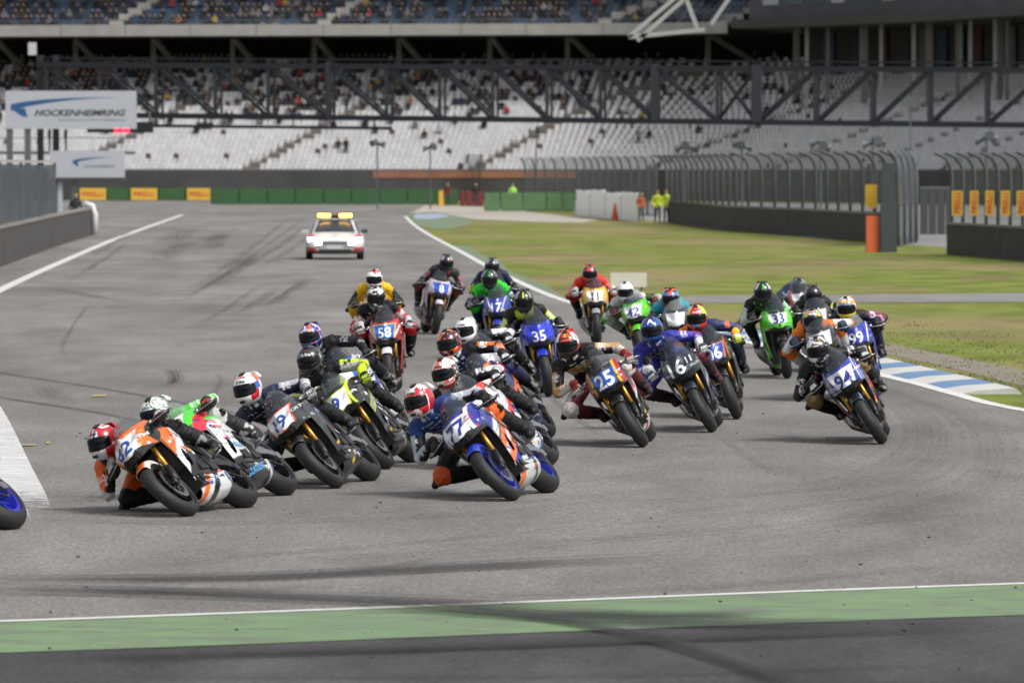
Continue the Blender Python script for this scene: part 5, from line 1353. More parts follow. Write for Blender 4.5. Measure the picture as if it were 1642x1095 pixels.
# ------------------------------------------------------------------ people
def figure(seated, arm=0.0, vox=.045):
    """one continuous body; returns mesh with leg / skin / jacket colours"""
    mb = MB(); L = Vector
    if seated:
        hz = .45; hip = [(.0, -.09 * -1, hz), (.0, -.09, hz)]
        tor = [(L((0, 0, hz)), .17, .13), (L((-.02, 0, hz + .25)), .16, .12), (L((.03, 0, hz + .46)), .19, .11), (L((.05, 0, hz + .54)), .09, .07)]
        legs = [((.02, s * .1, hz + .02), (.42, s * .13, hz + .04), (.44, s * .12, .05)) for s in (-1, 1)]
        arms = [((.03, s * .2, hz + .44), (.12, s * .27, hz + .2), (.32, s * .12, hz + .16 + arm)) for s in (-1, 1)]; head = L((.09, 0, hz + .70))
    else:
        hz = .9
        tor = [(L((0, 0, hz)), .16, .12), (L((0, 0, hz + .25)), .15, .11), (L((.02, 0, hz + .48)), .19, .11), (L((.02, 0, hz + .57)), .08, .07)]
        legs = [((0, s * .09, hz), (.03, s * .11, .48), (0, s * .12, .06)) for s in (-1, 1)]
        arms = [((0, s * .2, hz + .46), (.0, s * .28, hz + .2), (.12 + arm, s * .2, hz + .02 + arm)) for s in (-1, 1)]; head = L((.05, 0, hz + .73))
    loft_into(mb, [(c, L((0, 1, 0)), L((1, 0, 0)), w, h) for c, w, h in tor], 12)
    for a, b, c in legs:
        capsule_into(mb, a, b, .09, .065, 8); capsule_into(mb, b, c, .065, .05, 8); capsule_into(mb, c, L(c) + L((.14, 0, -.01)), .05, .045, 8)
    for a, b, c in arms:
        capsule_into(mb, a, b, .065, .055, 8); capsule_into(mb, b, c, .05, .042, 8); capsule_into(mb, c, L(c) + (L(c) - L(b)).normalized() * .08, .045, .04, 8)
    capsule_into(mb, tor[-1][0], head, .06, .06, 8); capsule_into(mb, head - L((0, 0, .03)), head + L((0, 0, .04)), .10, .105, 10)
    me = remeshed(mb, vox, 1); V = verts(me)
    C = np.tile((1., 1., 1.), (len(V), 1)); hd = V[:, 2] > head.z - .11
    C[hd] = (.42, .25, .17); C[hd & ((V[:, 0] < head.x + .02) | (V[:, 2] > head.z + .06))] = (.03, .022, .016)
    lg = (V[:, 2] < (hz - .02 if not seated else hz + .1)) & ((V[:, 0] > .12) | (V[:, 2] < hz - .08)); C[lg] = (.03, .035, .05)
    jk = (~hd & ~lg).astype(np.float32)
    set_col(me, C); a = me.attributes.new('jacket', 'FLOAT', 'POINT'); a.data.foreach_set('value', jk)
    return me, V, C, jk
def people_mat():
    m, nt, b, new, link = nodes_of('clothes')
    at = new('ShaderNodeAttribute'); at.attribute_name = 'Col'; jk = new('ShaderNodeAttribute'); jk.attribute_name = 'jacket'; oi = new('ShaderNodeObjectInfo')
    mx = new('ShaderNodeMix'); mx.data_type = 'RGBA'; link(jk.outputs['Fac'], mx.inputs[0]); link(at.outputs['Color'], mx.inputs[6]); link(oi.outputs['Color'], mx.inputs[7]); link(mx.outputs[2], b.inputs['Base Color'])
    b.inputs['Roughness'].default_value = .85; return m
CLOTH = people_mat()
FIG = [figure(True), figure(True, .1), figure(True, -.05), figure(False), figure(False, .15)]
for f in FIG: f[0].materials.append(CLOTH)
JACK = [('black', (.016, .016, .018)), ('dark grey', (.045, .045, .05)), ('navy', (.02, .028, .06)), ('dark brown', (.05, .035, .025)), ('red', (.30, .03, .03)), ('pale', (.36, .36, .37)), ('yellow', (.36, .25, .06)), ('blue', (.05, .09, .18)), ('grey', (.16, .16, .17)), ('orange', (.30, .10, .04))]
JW = [30, 24, 16, 12, 2.5, 3.5, 1, 2, 9, .8]
def block_word(s, r, up):
    st = (24, 49, 68, 92) if up else AISLES; q = s - (.7 * r if up else SKEW * (r - 8)); b = sum(q > a for a in st)
    nm = ('block one', 'block two', 'block three', 'block four', 'block five', 'block six', 'block seven', 'block eight', 'block nine', 'block ten', 'block eleven')[b]
    return '%s, row %d' % (nm, r + 1)
def spectator(s, d, z, where, k=None, r=None):
    p, nn = ppos(np.array([s]), d); j = rr.choices(JACK, JW)[0]; f = FIG[k if k is not None else rr.choice((0, 0, 1, 2))]
    o = bpy.data.objects.new('person', f[0]); COL.objects.link(o); o.color = (*j[1], 1)
    o.location = (p[0][0], p[0][1], z); o.rotation_euler = (0, 0, math.atan2(-nn[0][1], -nn[0][0]) + rr.uniform(-.4, .4))
    tag(o, 'spectator in %s jacket %s%s' % (j[0], where, '' if r is None else ' ' + block_word(s, r, 'blue' in where)), 'person', 'spectators %s' % where)
cnt = 0; used = set()
def lower_density(s, r):
    x = float(np.interp(s, CUM, PATH[:, 0])); base = np.interp(x, [-60, -40, -20, -8, 5, 14, 20], [.95, .85, .62, .42, .28, .10, .0])
    row = np.interp(r, [6, 9, 13, 18, 22], [.0, .22, .75, 1.0, 1.1]); cl = mnoise.noise(Vector((s * .25, r * .35, 2)))
    return base * row * (1.0 + 1.3 * cl)
cand = []
for r in range(6, ROWS):
    for s in np.arange(.5, s_end + 6, .55):
        if in_aisle(s, r): continue
        if rr.random() < lower_density(s, r): cand.append((s, r))
rr.shuffle(cand)
crowd = []
vis = [(s, r) for s, r in cand if -50 < float(np.interp(s, CUM, PATH[:, 0]))]
for i, (s, r) in enumerate(vis):
    if i < 210: spectator(s, r * DD + .28, Z0 + r * DZ, 'on white lower seats', r=r)
    else: crowd.append((s, r * DD + .28, Z0 + r * DZ))
for s, r in ((71, 3), (70.2, 4), (95.5, 5), (77.5, 6), (96, 6)): spectator(s, r * DD + .3, Z0 + r * DZ, 'sitting apart low on white lower seats', 3 if s in (71, 95.5) else 0, r)
up = []
for r in range(0, 15):
    for s in np.arange(30, s_end, .55):
        if any(abs(s - (a + .7 * r)) < .9 for a in (24, 49, 68, 92)): continue
        if rr.random() < .56 * (1 + 1.2 * mnoise.noise(Vector((s * .2, r * .3, 7)))): up.append((s, UD + .9 + r * .8, UZ + .7 + r * .52, r))
rr.shuffle(up); near = [u for u in up if u[3] < 6]
for u in near[:85]: spectator(u[0], u[1], u[2], 'on blue upper seats', r=u[3])
crowd += [u[:3] for u in near[85:]] + [u[:3] for u in up if u[3] >= 6 and u[3] < 10]
CV = []; CF = []; CC = []; off = 0
for s, d, z in crowd:
    me, V, C, jk = FIG[rr.choice((0, 1, 2))]; p, nn = ppos(np.array([s]), d); a = math.atan2(-nn[0][1], -nn[0][0]) + rr.uniform(-.4, .4)
    ca, sa = math.cos(a), math.sin(a); X = V[:, 0] * ca - V[:, 1] * sa + p[0][0]; Y = V[:, 0] * sa + V[:, 1] * ca + p[0][1]
    CV.append(np.stack([X, Y, V[:, 2] + z], 1)); c = C.copy(); c[jk > .5] = rr.choices(JACK, JW)[0][1]; CC.append(c)
    CF += [tuple(q + off for q in pl.vertices) for pl in me.polygons]; off += len(V)
if CV:
    o = obj('crowd', mesh_np('crowd', np.concatenate(CV), CF, True, np.concatenate(CC)), attr_mat('crowd_clothes', .85, dirt=.05), kind='stuff', label='dense crowd of spectators filling the stands', cat='crowd')
# marshals
def marshal(px, py, label, col, k=3, rot=-1.57, sc=1.0):
    g = G(px, py); o = bpy.data.objects.new('person', FIG[k][0]); COL.objects.link(o); o.color = (*col, 1); o.location = g; o.rotation_euler = (0, 0, rot); o.scale = (sc, sc, sc)
    return tag(o, label, 'person', 'track marshals')
marshal(1054, 358, 'marshal in yellow vest left of two by the fence opening', (.62, .72, .05)); marshal(1069, 357, 'marshal in yellow vest right of two by the fence opening', (.66, .76, .06), 4, -2.2)
marshal(1028, 356, 'person in orange and dark clothes at the end of the white tyre wall', (.30, .08, .03), 3, -1.2, .9); marshal(822, 333, 'marshal in green vest behind the faded green blocks', (.35, .75, .12), 3)
marshal(121, 372, 'person in dark clothes standing behind the end of the pit wall', (.02, .02, .025), 3, -1.3, 1.0)
marshal(718, 331, 'marshal in dark red between the green barriers', (.12, .02, .02), 3); marshal(763, 332, 'marshal in dark clothes right of the barrier gap', (.03, .02, .02), 3)
for px, py, Y, lab in ((105, 262, 420, 'person in black walking on the raised path under the large board'), (79, 262, 420, 'person in dark coat on the raised path, left of the walking one')):
    o = bpy.data.objects.new('person', FIG[3][0]); COL.objects.link(o); o.color = (.015, .015, .018, 1); p = PT(px, 243, Y); o.location = (p.x, Y, p.z); o.rotation_euler = (0, 0, 0); tag(o, lab, 'person')
p0, p1 = PT(-20, 243, 420), PT(215, 243, 420)
MB().box(((p0.x + p1.x) / 2, 420.2, p0.z - .1), (p1.x - p0.x, 1.6, .2)).box(((p0.x + p1.x) / 2, 419.5, p0.z + .9), (p1.x - p0.x, .05, .06)).obj('raised_path', GALV, label='raised footbridge deck behind the sign boards', cat='footbridge')
# ================================================================== the pack
def H(base, *f, **k): return dict(base=base, f=f, **k)
PACK = [
 dict(fc=None, rc=(21, 850), lean=48, yaw=24, head=(-190, 690), hyaw=35, hang=1, label='motorcycle with blue wheel rims cut off by the left picture edge', rlabel='racer mostly out of view on the motorcycle at the left picture edge',
      base='#23242a', rim='#2c35b0', bands=[('sb', '#9aa0a8', (1, 0, 0), -9, -.1), ('r', '#3d8fd0', (1, 0, 0), -.8, -.5)], suit=dict(), hel=H('#202022')),
 dict(fc=(303, 829), lean=49, yaw=18, head=(166, 707), hyaw=30, hpitch=10, hang=1, label='orange and white motorcycle with number 62, leaning lowest at the front of the pack', rlabel='racer in orange and black leathers with red, white and blue helmet on bike 62',
      base='#e2681c', plate='#dfe1e2', num='62', numc='#1d4596', numy=-.02, belly_pan='#d9dadb', front_fender='#dd6a1f', tank='#d4d6d8', tail='#d9dadb', screen=SCREEN, alu=0,
      bands=[('n', '#101012', (0, 0, 1), 0, .76), ('n', '#101114', (0, 1, 0), .225, 9), ('n', '#dfe1e2', (0, 1, .35), .0, .36), ('n', '#e2681c', (0, 1, 0), .155, .225), ('s', '#111113', (1.1, 0, 1), .2, .80), ('s', '#e0e1e2', (.9, 0, 1), .72, .86), ('s', '#141416', (.6, 0, 1), .2, .64), ('s', '#d9dadb', (1.6, 0, 1), .86, 1.02), ('b', '#e2681c', (1, 0, .8), .28, .36), ('b', '#17181a', (1, 0, .8), .08, .2), ('f', '#d9dadb', (0, 1, 0), .055, 9)],
      sidetxt=[('b', '62', '#1d4596', -.36, .25, .10, -8), ('s', 'Freudenberg', '#1a1a1c', .12, .70, .035, -30)], nosetxt=[('KTM', '#e0e0e0', .19, .83, .03)],
      suit=dict(t='#131315', u='#151517', st='#e2621a', f='#1a1a1c', e='#c9c9cb', s='#e2621a', th='#e2621a', k='#141416', sh='#171719', g='#2a2a2c', gk='#c0c0c2', gc='#9a9a9c', b='#1a1a1c', bt='#8f9092', side='#e2621a'),
      hel=H('#e0e2e4', ('stripe', '#2a4f9a', .09, 12, .03), ('side', '#b01c2c', 20, 180, -8, 52), ('swirl', '#c3223a', 3.2, .12, .9), ('stripe', '#e4e6e8', .03, 10, -.06), ('el', '#d6d8da', -90, -22), ('side', '#b01c2c', 35, 90, -60, -20), txt=[('Arai', '#303438', 36, .028)], sp='#b01c2c')),
 dict(fc=(372, 808), lean=47, yaw=18, head=(249, 662), hyaw=28, hpitch=14, hang=1, label='white motorcycle covered in sponsor lettering with number 4 on its belly pan', rlabel='racer in green and black leathers with white and green web helmet on bike 4',
      base='#d6d8d8', screen=SCREENCLR, belly_pan='#26272a', tank='#3bd023', tail='#26272a', front_fender='#1a1a1c', alu=1,
      bands=[('n', '#48d22a', (0, 1, 0), .17, 9), ('n', '#c8253a', (0, 1, -.3), -.03, .03), ('b', '#d2d5d8', (1, 0, 0), -9, -.30), ('s', '#1a1b1d', (0, 0, 1), 0, .36), ('s', '#48d22a', (0, 0, 1), .765, 9)],
      sidetxt=[('b', '4', '#1d4596', -.385, .245, .09, -4), ('s', 'MOTUL', '#c01f2f', .30, .745, .04, -10), ('s', 'RANGO', '#b02038', .28, .68, .035, -10), ('s', 'fly', '#2a6fb0', .2, .62, .04, -10), ('s', 'ALC', '#3a3d40', .12, .61, .03, -10), ('s', 'KG', '#b02038', .22, .55, .035, -10), ('s', 'HCD', '#3a3d40', .1, .54, .03, -10), ('s', 'NRW', '#6aa8d8', .14, .46, .06, -10), ('b', 'SILKOLENE', '#58a8e0', .02, .22, .055, 6)],
      suit=dict(t='#151517', u='#17181a', st='#42d62a', s='#42d62a', f='#222325', e='#c8c8ca', th='#171719', k='#c8c8ca', sh='#222224', g='#1c1c1e', gk='#c03828', b='#2a2a2c', bt='#b8b8ba', side='#42d62a', l='#e0e0e0'),
      hel=H('#dfe3df', ('web', '#2f8f2a', 4.0, .14), ('web', '#16181a', 4.0, .05), ('swirl', '#20241f', 6, .33, .9), ('el', '#1a1c1e', -90, -30), txt=[('ABUS', '#2a6fb0', 30, .022)])),
 dict(fc=(540, 784), lean=45, yaw=12, head=(397, 622), hyaw=22, hpitch=9, hang=1, label='plain dark grey motorcycle with number 19 on a white plate edged in orange', rlabel='racer in dark navy leathers with white and red helmet on bike 19',
      base='#26272b', plate='#dcdfe2', pedge='#e0461f', num='19', numc='#1d4596', numh=.115, belly_pan='#232428', front_fender='#1a1a1c', pshape=(.76, .92, .08, .12),
      bands=[('s', '#34363b', (.7, 0, 1), .78, .98), ('s', '#17181b', (.7, 0, 1), .42, .60), ('n', '#3a3c41', (0, 1, 0), .19, .235), ('f', '#e0a21f', (1, 0, 0), .615, .635)], sidetxt=[('b', '19', '#1d4596', -.36, .25, .085, -6), ('s', 'R6', '#b9bbc0', .22, .72, .05, -25)], nosetxt=[('YCRT', '#c8cbd0', .20, .865, .03)],
      suit=dict(t='#1a1f33', u='#1c2136', st='#aeb2bb', s='#2a3046', f='#20263c', th='#191e31', k='#15161a', sh='#141518', g='#d8d8da', gk='#303236', gc='#8a8c92', thst='#1a1f33', b='#18191b', bt='#2e2f33', side='#171b2d'),
      hel=H('#e6e7e8', ('lside', '#cc2434', 32, 75, -50, 20), ('lside', '#2456b0', 60, 95, -5, 24), ('lside', '#d85a2a', 75, 140, 24, 60), ('el', '#d8dadc', -90, -40), txt=[('CRAMB', '#b5303a', 52, .02), ('X-lite', '#202226', 33, .03)])),
 dict(fc=(620, 753), lean=41, yaw=10, head=(497, 577), hyaw=12, hpitch=10, hang=.9, label='black motorcycle with neon yellow edges and number 9 on a white plate', rlabel='racer in grey, black and neon yellow leathers with black helmet on bike 9',
      base='#15161a', plate='#e6e9ea', pedge='#d2ea1c', num='9', numc='#1d4596', numh=.12, front_fender='#17181a', pshape=(.75, .93, .075, .13),
      bands=[('n', '#d2ea1c', (0, 1, 0), .175, .195), ('n', '#d2ea1c', (.3, 0, 1), 1.11, 1.135), ('s', '#d2ea1c', (.55, 0, 1), .815, .83), ('s', '#c9ccd0', (.55, 0, 1), .78, .80), ('s', '#d2ea1c', (.55, 0, 1), .745, .76), ('s', '#55585e', (.55, 0, 1), .50, .56), ('t', '#d2ea1c', (0, 1, 0), .12, .16), ('f', '#d99a1f', (1, 0, 0), .6, .625), ('b', '#6d7076', (1, 0, 0), -.3, -.12)],
      sidetxt=[('s', 'SM', '#e4e4e4', .34, .735, .045, -12), ('s', 'GALLE', '#d6d8da', .12, .60, .04, -28), ('s', 'YAMAHA', '#b9bcc0', .05, .47, .05, -28)], nosetxt=[('GP', '#e4e4e4', .205, .86, .03)],
      suit=dict(t='#1a1b1d', u='#c4c8c2', st='#c9e81e', s='#1a1b1d', f='#a8aca8', e='#8a8d8a', c='#b9bdb8', th='#a9ada8', k='#1c1d1f', sh='#1b1c1e', thst='#c9e81e', g='#c9e81e', gk='#1a1b1c', b='#161719', bt='#222326', side='#c9e81e', l='#26272a'),
      hel=H('#1d1e20', ('stripe', '#b8202c', .012, 35, .025), ('stripe', '#b8202c', .012, 35, -.025), ('side', '#d9dadb', 70, 76, -30, 40), ('swirl', '#34363a', 3, .1, .9), txt=[('X-lite', '#d9dadb', 31, .034)])),
 dict(fc=(612, 703), lean=36, yaw=8, head=(498, 538), hyaw=14, hpitch=8, hang=.8, label='white and blue motorcycle mostly hidden behind the neon edged black bike 9', rlabel='racer in plain black leathers with blue and orange helmet behind bike 9',
      base='#d2d5da', bands=[('n', '#2b57b5', (0, 1, 0), .14, .2), ('s', '#2b57b5', (.6, 0, 1), .6, .75)], plate='#e2e4e6', suit=dict(t='#141519', u='#16171b', f='#16171b', l='#9a9ca2', s='#1a1b1f', th='#131417'),
      hel=H('#2450a8', ('swirl', '#e8662a', 3.4, .08, .32), ('swirl', '#e9ebee', 3.4, .36, .9), ('lside', '#e8662a', 10, 30, 24, 90), ('el', '#1a2c66', -90, -26), txt=[('X-lite', '#e4e6e8', 33, .032)])),
 dict(fc=(628, 634), lean=7, yaw=1, head=(603, 476), hyaw=0, hpitch=10, hang=.15, label='red motorcycle with number 58 on a blue and yellow nose plate', rlabel='racer in red, black and white leathers on the red bike 58',
      base='#b51f28', plate='#2a63bd', pedge='#d8c23a', num='58', numc='#eef0f2', numh=.115, front_fender='#d8d8da', rim='#a86a20',
      bands=[('n', '#d8d9db', (0, 1, -.6), -.33, -.295), ('s', '#8f1820', (1, 0, 1), .3, .7), ('b', '#d8d8da', (1, 0, 0), .1, .2)], pshape=(.755, .93, .075, .165),
      suit=dict(t='#141416', u='#d6d6d8', st='#b51f28', f='#c02430', e='#d8d8da', s='#17181a', th='#141416', k='#b51f28', g='#d2d2d4', gk='#2a2a2c', side='#b51f28', c='#b82a34'),
      hel=H('#16171a', ('stripe', '#c3222e', .05, 38, 0), ('side', '#dfe0e2', 20, 60, 30, 52), ('swirl', '#dcdde0', 3, .22, .9), ('el', '#c9cacc', -48, -38))),
 dict(fc=(607, 580), lean=4, yaw=0, head=(600, 447), hyaw=0, hpitch=8, hang=.1, label='motorcycle almost hidden behind the red bike 58', rlabel='racer in yellow leathers with white helmet behind the red bike 58',
      base='#c79a1c', plate='#e0e0e0', suit=dict(t='#e0b21a', u='#e0b21a', f='#e0b21a', st='#16171a', s='#e0b21a', th='#d8a818', l='#26272a', g='#222224'), hel=H('#ecebea', ('el', '#d23a44', 52, 72), ('swirl', '#d23a44', 2.6, .3, .9))),
 dict(fc=(822, 804), lean=43, yaw=14, head=(672, 641), hyaw=26, hpitch=10, hang=1, label='blue, orange and pale grey motorcycle with number 77 on a white plate', rlabel='racer in blue, black and orange leathers with red and white helmet on bike 77',
      base='#2c3190', plate='#dcdfe4', num='77', numc='#27348f', numh=.13, numy=.0, front_fender='#2038b0', rim='#252d9a', belly_pan='#b9c1be', tank='#d4d6da', tail='#2c3190', alu=1, pshape=(.74, .95, .085, .15),
      bands=[('n', '#101115', (0, 1, 0), .13, .152), ('n', '#e6e8ea', (0, 1, 0), .152, .185), ('n', '#131420', (0, 0, 1), 0, .742), ('s', '#c9cfcc', (.7, 0, 1), .82, .92), ('s', '#23242c', (.7, 0, 1), .79, .82), ('s', '#e07030', (.7, 0, 1), .52, .79), ('s', '#c5ccc8', (1.3, 0, 1), .30, .52), ('s', '#dfe3e2', (.7, 0, 1), .62, .68), ('b', '#e07030', (1, 0, 0), .16, .24), ('b', '#202126', (1, 0, .4), -.14, -.05), ('t', '#e07030', (1, 0, 0), -.1, .02)],
      sidetxt=[('s', 'SUM', '#26272c', .14, .655, .075, -28), ('s', 'ZMX', '#3a3c42', .24, .77, .06, -22), ('b', '17', '#27348f', -.40, .25, .05, -4), ('b', 'GB', '#c03a40', -.2, .21, .04, 4)], nosetxt=[('VICE', '#b8262e', .168, .90, .02), ('VERSA', '#b8262e', .17, .86, .018)],
      suit=dict(t='#24407e', u='#17181c', st='#aeb4c0', s='#24407e', f='#26282e', e='#c8cad0', th='#15161a', k='#e0662a', sh='#141518', thst='#15161a', g='#1b1c1f', gk='#2c2d30', b='#141518', bt='#1d1e21', side='#203a74', hump='#24407e', l='#ccd2dc'),
      hel=H('#e4e4e4', ('side', '#c4222e', 28, 120, -60, 40), ('swirl', '#c4222e', 2.6, .15, .9), ('stripe', '#50545a', .05, 55, 0), ('lside', '#e6e6e6', 60, 66, -60, 40), ('el', '#dcdcdc', -90, -46), ('el', '#c4222e', 22, 30), txt=[('SHOEI', '#2a2c30', 34, .024)])),
 dict(fc=(832, 757), lean=42, yaw=13, head=(714, 597), hyaw=22, hpitch=10, hang=.95, label='red, white and blue motorcycle behind bike 77 with number 37 on its side', rlabel='racer in black, white and red leathers with orange and white helmet behind bike 77',
      base='#d8dadd', plate='#e0e2e6', num='37', numc='#2858b5', rim='#17181a', tail='#e0523a', tank='#c03038', bands=[('s', '#d8382e', (.5, 0, 1), .62, .74), ('s', '#15161a', (.5, 0, 1), .3, .5), ('r', '#e9e9ea', (1, 0, 0), -.7, -.6), ('n', '#d8382e', (0, 1, 0), .17, .24), ('b', '#2c5fb8', (1, 0, 0), -.5, -.2)],
      sidetxt=[('s', '27', '#2858b5', .1, .56, .1, -20), ('b', '37', '#e8eaec', -.36, .25, .09, -4)],
      suit=dict(t='#b9bbbf', u='#15161a', st='#e4e5e8', s='#15161a', f='#16171a', e='#c9252c', th='#c7222c', k='#16171a', sh='#15161a', thst='#c7222c', g='#17181b', gk='#d0d0d2', b='#141518', bt='#26272a', side='#15161a', l='#26272a'),
      hel=H('#e6e5e2', ('lside', '#e5522a', -30, 8, 24, 90), ('swirl', '#e5522a', 2.8, .18, .6), ('side', '#1a1b1e', 62, 130, -40, 30), ('swirl', '#dedede', 8, .25, .9), ('el', '#d84a2c', -90, -38), txt=[('Arai', '#26282c', 33, .03)])),
 dict(fc=(836, 714), lean=38, yaw=12, head=(720, 549), hyaw=20, hpitch=10, hang=.85, label='dark blue and orange motorcycle third in the row behind bike 77', rlabel='racer in navy, orange and white leathers with black and orange helmet behind bike 77',
      base='#232c5c', plate='#e0e2e6', bands=[('n', '#e5762a', (0, 1, 0), .14, .2), ('s', '#e5762a', (.6, 0, 1), .6, .75), ('t', '#2c56b0', (1, 0, 0), -9, 9)], num='4', numc='#2858b5',
      suit=dict(t='#1f2752', u='#1b1d26', st='#e9742a', s='#1b1d26', f='#d4d6da', th='#1a1f3c', l='#e2e4e8', g='#1a1b1e', gk='#d0d0d2', side='#1f2752', c='#26305e'),
      hel=H('#1c1d21', ('swirl', '#ea5a26', 2.9, .05, .30), ('lside', '#ea5a26', -70, -30, 10, 60), ('swirl', '#e2e3e6', 2.9, .38, .9), ('el', '#d9dadd', -60, -44), ('side', '#ea5a26', 30, 100, -44, -22))),
 dict(fc=(832, 676), lean=33, yaw=9, head=(747, 529), hyaw=16, hpitch=8, hang=.7, label='dark motorcycle last in the row behind bike 77', rlabel='racer in black and grey leathers with plain white helmet behind bike 77',
      base='#24262c', plate='#d8dade', bands=[('n', '#8a8d95', (0, 1, 0), .14, .2)], suit=dict(t='#17181c', u='#1d1f24', st='#c9ccd2', f='#aeb1b6', th='#15161a', s='#20242c', l='#d6d8dc', g='#1c1d20', gk='#c0c2c6'),
      hel=H('#eceded', ('lside', '#202226', 86, 94, -20, 10), ('el', '#dcdddd', -90, -40), txt=[('X-lite', '#2a2c30', 33, .026)])),
 dict(fc=(800, 578), lean=3, yaw=1, head=(785, 447), hyaw=0, hpitch=10, hang=.15, label='blue motorcycle with number 17 in white on its nose', rlabel='racer in bright green leathers with green and black helmet on the blue bike 17',
      base='#2e3c9c', num='17', numc='#e2e5f0', numh=.12, numz=.835, bands=[('n', '#c4cbe4', (0, 1, -.35), -.19, -.165), ('n', '#222b78', (0, 0, 1), 0, .73), ('s', '#c4cbe4', (.6, 0, 1), .6, .64)],
      suit=dict(t='#2bd02f', u='#2bd02f', f='#c9ccd6', st='#20222a', s='#2bd02f', th='#1e2452', c='#1d2240', l='#cdd4ea', g='#1c1e26'), hel=H('#1a1c1d', ('stripe', '#35d43a', .07, 24, 0), ('side', '#7e8284', 40, 70, 20, 60), ('swirl', '#2f3436', 3, .2, .9))),
 dict(fc=(797, 546), lean=1, yaw=0, head=(789, 427), hyaw=0, hpitch=8, hang=.1, label='motorcycle almost hidden behind the blue bike 17', rlabel='racer in navy leathers with neon yellow elbows behind the blue bike 17',
      base='#2a3468', plate='#d0d4da', suit=dict(t='#1f2848', u='#1f2848', f='#d6ee2a', e='#d6ee2a', th='#1b2340', l='#2c3658', g='#202226'), hel=H('#23262b', ('side', '#8a9096', 30, 70, 25, 70))),
 dict(fc=(880, 637), lean=10, yaw=-3, head=(840, 482), hyaw=2, hpitch=10, hang=.25, label='bright blue motorcycle with number 35 in white on its nose', rlabel='racer in black, white and neon yellow leathers on the bright blue bike 35',
      base='#1e37c8', num='35', numc='#e9ecf4', numh=.12, numz=.82, front_fender='#1c34bd', rim='#2238b8', belly_pan='#b9bcb4', bands=[('n', '#1a2d9e', (0, 1, -.5), -.37, -.33), ('s', '#d0d86a', (.8, 0, 1), .55, .6), ('s', '#c6c9c2', (.8, 0, 1), .35, .5)],
      suit=dict(t='#191a1c', u='#1b1c1e', f='#c2c3bd', s='#1b1c1e', st='#cfe63a', th='#1a1b1d', c2='#d8ec2c', l='#d2d6b4', g='#26272a', k='#c2c3bd'), hel=H('#17181a', ('stripe', '#d9ee22', .055, 22, 0), ('side', '#c9cacc', 42, 52, 22, 60), ('swirl', '#8a9016', 3.2, .34, .9))),
 dict(fc=(697, 537), lean=-9, yaw=-7, head=(716, 421), hyaw=-4, hpitch=10, hang=.2, label='motorcycle with number 8 on a blue nose, leaning the other way alone at the back', rlabel='racer in black and grey leathers on bike 8 at the back of the pack',
      base='#cfc6d2', plate='#2f55b8', num='8', numc='#eceef4', numh=.12, belly_pan='#7a2f38', bands=[('n', '#c23a44', (0, 0, 1), 0, .745), ('s', '#3a3b40', (1, 0, 1), .2, .8), ('s', '#b03038', (1, 0, 1), .5, .58)], pshape=(.75, .94, .10, .18),
      suit=dict(t='#232428', u='#26272b', st='#6a6c72', s='#2a2b2f', f='#26272b', th='#26272b', c='#7a7c80', l='#c8485a', k='#6a2a30', g='#1c1d20'), hel=H('#1c1d20', ('stripe', '#d2303a', .025, 40, 0), ('side', '#9fa2a6', 30, 65, 26, 60), ('el', '#5a5c60', -60, -42))),
 dict(fc=(958, 555), lean=3, yaw=0, head=(946, 438), hyaw=0, hpitch=10, hang=.15, label='yellow motorcycle with number 11 on a white nose plate', rlabel='racer in red leathers on the yellow bike 11',
      base='#f4b41a', plate='#eceded', num='11', numc='#1f2228', numh=.115, side_l=0, belly_pan='#c9cacc', front_fender='#9a9b9e', bands=[('s', '#cfd0d2', (.5, 0, 1), .2, .86)], pshape=(.765, .93, .08, .16),
      suit=dict(t='#cf2a20', u='#d63024', f='#d63024', st='#e6867a', s='#d63024', th='#231a1c', c='#d9cfc2', k='#a02020', l='#2a2a2c', g='#c9c9ca'), hel=H('#d43a2a', ('stripe', '#e2604e', .04, 20, 0), ('side', '#2a2a2e', 30, 80, 20, 55), ('swirl', '#5a5c60', 3, .25, .9))),
 dict(fc=(1036, 586), lean=15, yaw=8, head=(1003, 467), hyaw=4, hpitch=10, hang=.35, label='green motorcycle with number 42 on a white nose plate', rlabel='racer in white, grey and green leathers with white helmet on the green bike 42',
      base='#53c81e', plate='#e6e8f0', num='42', numc='#23357e', numh=.12, bands=[('b', '#1a1c1a', (1, 0, 0), -9, -.1), ('s', '#49b41a', (1, 0, 1), .3, .6)], pshape=(.76, .95, .10, .17),
      suit=dict(t='#b4bab4', u='#1d2020', st=None, s='#c6cac6', e='#4ac01c', f='#cfd2cf', th='#8f9490', c='#9fb09e', l='#2f6a2a', k='#c6cac6', g='#70302e'), hel=H('#eceeef', ('el', '#d2d4d6', -90, -40), ('stripe', '#c9cdd0', .03, 40, 0))),
 dict(fc=(1094, 606), lean=7, yaw=2, head=(1075, 478), hyaw=0, hpitch=9, hang=.2, label='motorcycle hidden behind bikes 16 and 42', rlabel='racer in turquoise and black leathers with blue and orange helmet',
      base='#2a2d34', plate='#cfd2d6', screen=SCREENCLR, suit=dict(t='#2a9bb0', u='#1c1e24', s='#2a9bb0', f='#1c1e24', e='#c8ccd0', th='#1b1d22', c='#1d2026', l='#d8a4a0', g='#202226', c2='#2a9bb0'), hel=H('#17191d', ('side', '#2f7fd0', 0, 70, 22, 44), ('swirl', '#e85a2a', 2.2, .22, .9), ('el', '#e85a2a', 58, 74), ('side', '#d0b0d0', 70, 110, 10, 50))),
 dict(fc=(1181, 673), lean=21, yaw=2, knee=.5, head=(1117, 508), hyaw=4, hpitch=10, hang=.4, label='black motorcycle with number 06 on a blue plate edged in orange', rlabel='racer in orange and navy leathers with red and yellow helmet on bike 06',
